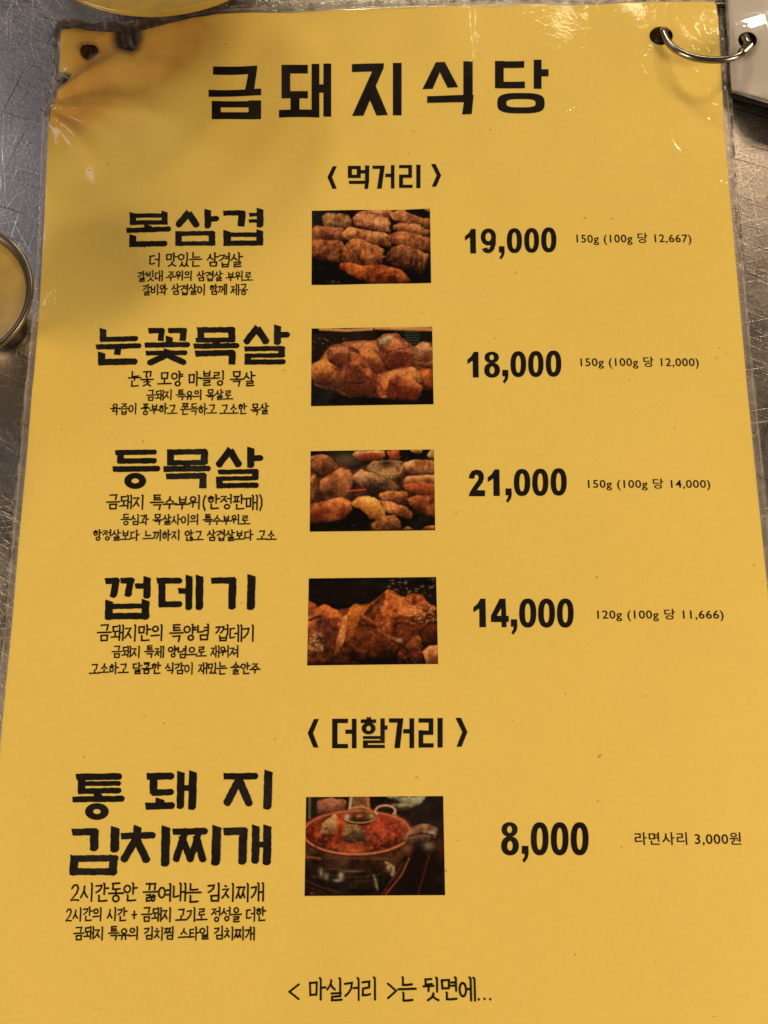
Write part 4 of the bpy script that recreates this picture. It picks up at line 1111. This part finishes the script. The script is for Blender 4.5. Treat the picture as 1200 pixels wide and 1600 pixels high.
plate('plastic_film', densify(fp, 4), hole2, .25, .12, None, card).data.materials.append(M_FILM)
# the rim of its film is hazy plastic: give it the same attribute
fo = [o for o in card.children if o.name.startswith('plastic_film')][0]
Vv = np.array([v.co[:2] for v in fo.data.vertices]) / MM
dist = np.where(in_poly(Vv, pp), 0, .05 + seg_dist(Vv, pp) / 3)
at = fo.data.attributes.new('rim', 'FLOAT', 'POINT'); at.data.foreach_set('value', np.clip(dist, 0, 1).astype(np.float32))
at = fo.data.attributes.new('wrinkle', 'FLOAT', 'POINT'); at.data.foreach_set('value', np.full(len(Vv), .35, np.float32))
# added black sheet, stands for the shade under the card
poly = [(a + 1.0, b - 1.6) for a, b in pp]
plate('shade_sheet', densify(poly, 4), [(a, b) for a, b in hole2], -2.2, .5, M_CARD_SHADE, card)

# ------------------------------------------------------------------ ring
ring = thing('binder_ring', 'bare metal ring linking the yellow menu to the white card', 'ring')
def tube(pts, r, n=14, closed=False):
    P = [Vector(a) for a in pts]; V = []; F = []
    m_ = len(P)
    up = Vector((0, 0, 1)); prev = None
    for i in range(m_):
        t = (P[(i + 1) % m_] - P[i - 1]) if (closed or 0 < i < m_ - 1) else (P[1] - P[0] if i == 0 else P[-1] - P[-2])
        t.normalize()
        if prev is None: a = t.orthogonal().normalized()
        else: a = (prev - t * prev.dot(t)).normalized()
        prev = a; b = t.cross(a)
        rr = r[i] if isinstance(r, (list, tuple)) else r
        for j in range(n):
            th = 2 * math.pi * j / n
            V.append(P[i] + (a * math.cos(th) + b * math.sin(th)) * rr)
    for i in range(m_ if closed else m_ - 1):
        for j in range(n):
            F.append((i * n + j, i * n + (j + 1) % n, ((i + 1) % m_) * n + (j + 1) % n, ((i + 1) % m_) * n + j))
    if not closed: F += [tuple(range(n))[::-1], tuple(range((m_ - 1) * n, m_ * n))]
    return [tuple(v) for v in V], F
def catmull(P, k=8):
    out = []
    for i in range(len(P) - 1):
        p0 = np.array(P[max(0, i - 1)]); p1 = np.array(P[i]); p2 = np.array(P[i + 1]); p3 = np.array(P[min(len(P) - 1, i + 2)])
        for j in range(k):
            t = j / k
            out.append(tuple(.5 * ((2 * p1) + (-p0 + p2) * t + (2 * p0 - 5 * p1 + 4 * p2 - p3) * t * t + (-p0 + 3 * p1 - 3 * p2 + p3) * t ** 3)))
    out.append(tuple(P[-1])); return out
def P3(px, py, z): x, y = UZ(px, py, z); return (x, y, z)
arc_px = [(1040, 62, 1.2), (1035, 49, 2.6), (1036, 50, 4.4), (1043, 65, 5.6), (1056, 77.5, 6.8), (1072, 86, 7.6), (1090, 91.3, 8.2), (1112, 93.8, 8.7), (1132, 93, 9.0), (1150, 88.5, 9.0), (1161, 81, 8.6), (1168, 73, 8.0), (1167, 64, 7.6), (1163, 57, 6.6)]
V, F = tube(catmull([P3(*a) for a in arc_px], 7), 1.0, 18)
new_obj('wire_loop', V, F, M_CHROME, ring, smooth=True)
# knurled closing sleeve beside the right hand hole
a = Vector(P3(1157, 83.5, 8.9)); b = Vector(P3(1171, 70, 8.0)); pts = []; rr = []
for i in range(19):
    t = i / 18; pts.append(tuple(a.lerp(b, t))); rr.append(1.18 + (.14 if i % 2 else 0) - (.3 if i in (0, 18) else 0))
V, F = tube(pts, rr, 14)
new_obj('sleeve', V, F, M_CHROME, ring, smooth=False)
# hidden half of the ring, running under the sheets
V, F = tube(catmull([P3(1040, 62, 1.2), (90, 198, 1.0), (100, 202, 1.0), (109, 199, 2.2), P3(1172, 58, 3.6)], 7), .8, 12)
new_obj('wire_loop', V, F, M_CHROME, ring, smooth=True)

# ------------------------------------------------------------------ dishes
def lathe(profile, cx, cy, n=96):
    V, F = [], []
    m_ = len(profile)
    for j in range(n):
        th = 2 * math.pi * j / n
        for (r, z) in profile: V.append((cx + r * math.cos(th), cy + r * math.sin(th), z))
    for j in range(n):
        for i in range(m_ - 1):
            F.append((j * m_ + i, j * m_ + i + 1, ((j + 1) % n) * m_ + i + 1, ((j + 1) % n) * m_ + i))
    return V, F
bowl = thing('yellow_bowl', 'round yellow bowl overhanging the top edge of the menu', 'bowl')
bz = 34.0
bx, by, br = -66.5, 221.0, 47.0
V, F = lathe([(0, bz - 6), (br * .6, bz - 5.5), (br - 5, bz - 3), (br - 1.5, bz - .6), (br - .5, bz), (br, bz - .5), (br - .2, bz - 1.6)], bx, by)
new_obj('dish_inside', V, F, M_GOLD, bowl, smooth=True)
V, F = lathe([(br - .2, bz - 1.6), (br - 7, bz - 5), (br - 20, bz - 15), (br - 31, bz - 25), (br - 35, 4), (br - 34, 1.5), (br - 35, .4), (0, .4)], bx, by)
new_obj('dish_outside', V, F, M_BOWL_SHADE, bowl, smooth=True)

cup = thing('metal_cup', 'small round metal cup with a yellow inside beside the left edge of the menu', 'cup')
cz = 24.0
cx, cy, cr = -119.0, 98.0, 20.0
V, F = lathe([(cr - 2.6, cz - 1.6), (cr - 2.0, cz - .7), (cr - 1.2, cz), (cr - .3, cz + .1), (cr, cz - .5), (cr - .25, cz - 1.3), (cr - 1.0, cz - 2.2), (cr - 2.6, cz - 4), (cr - 8, 13), (cr - 12, 6), (cr - 13, 2.5), (cr - 12.5, .8), (cr - 13, .3), (0, .3)], cx, cy)
new_obj('cup_wall', V, F, M_CUP, cup, smooth=True)
V, F = lathe([(0, cz - 2.6), (cr * .5, cz - 2.4), (cr - 2.6, cz - 1.6)], cx, cy)
new_obj('yellow_inside', V, F, M_GOLD, cup, smooth=True)
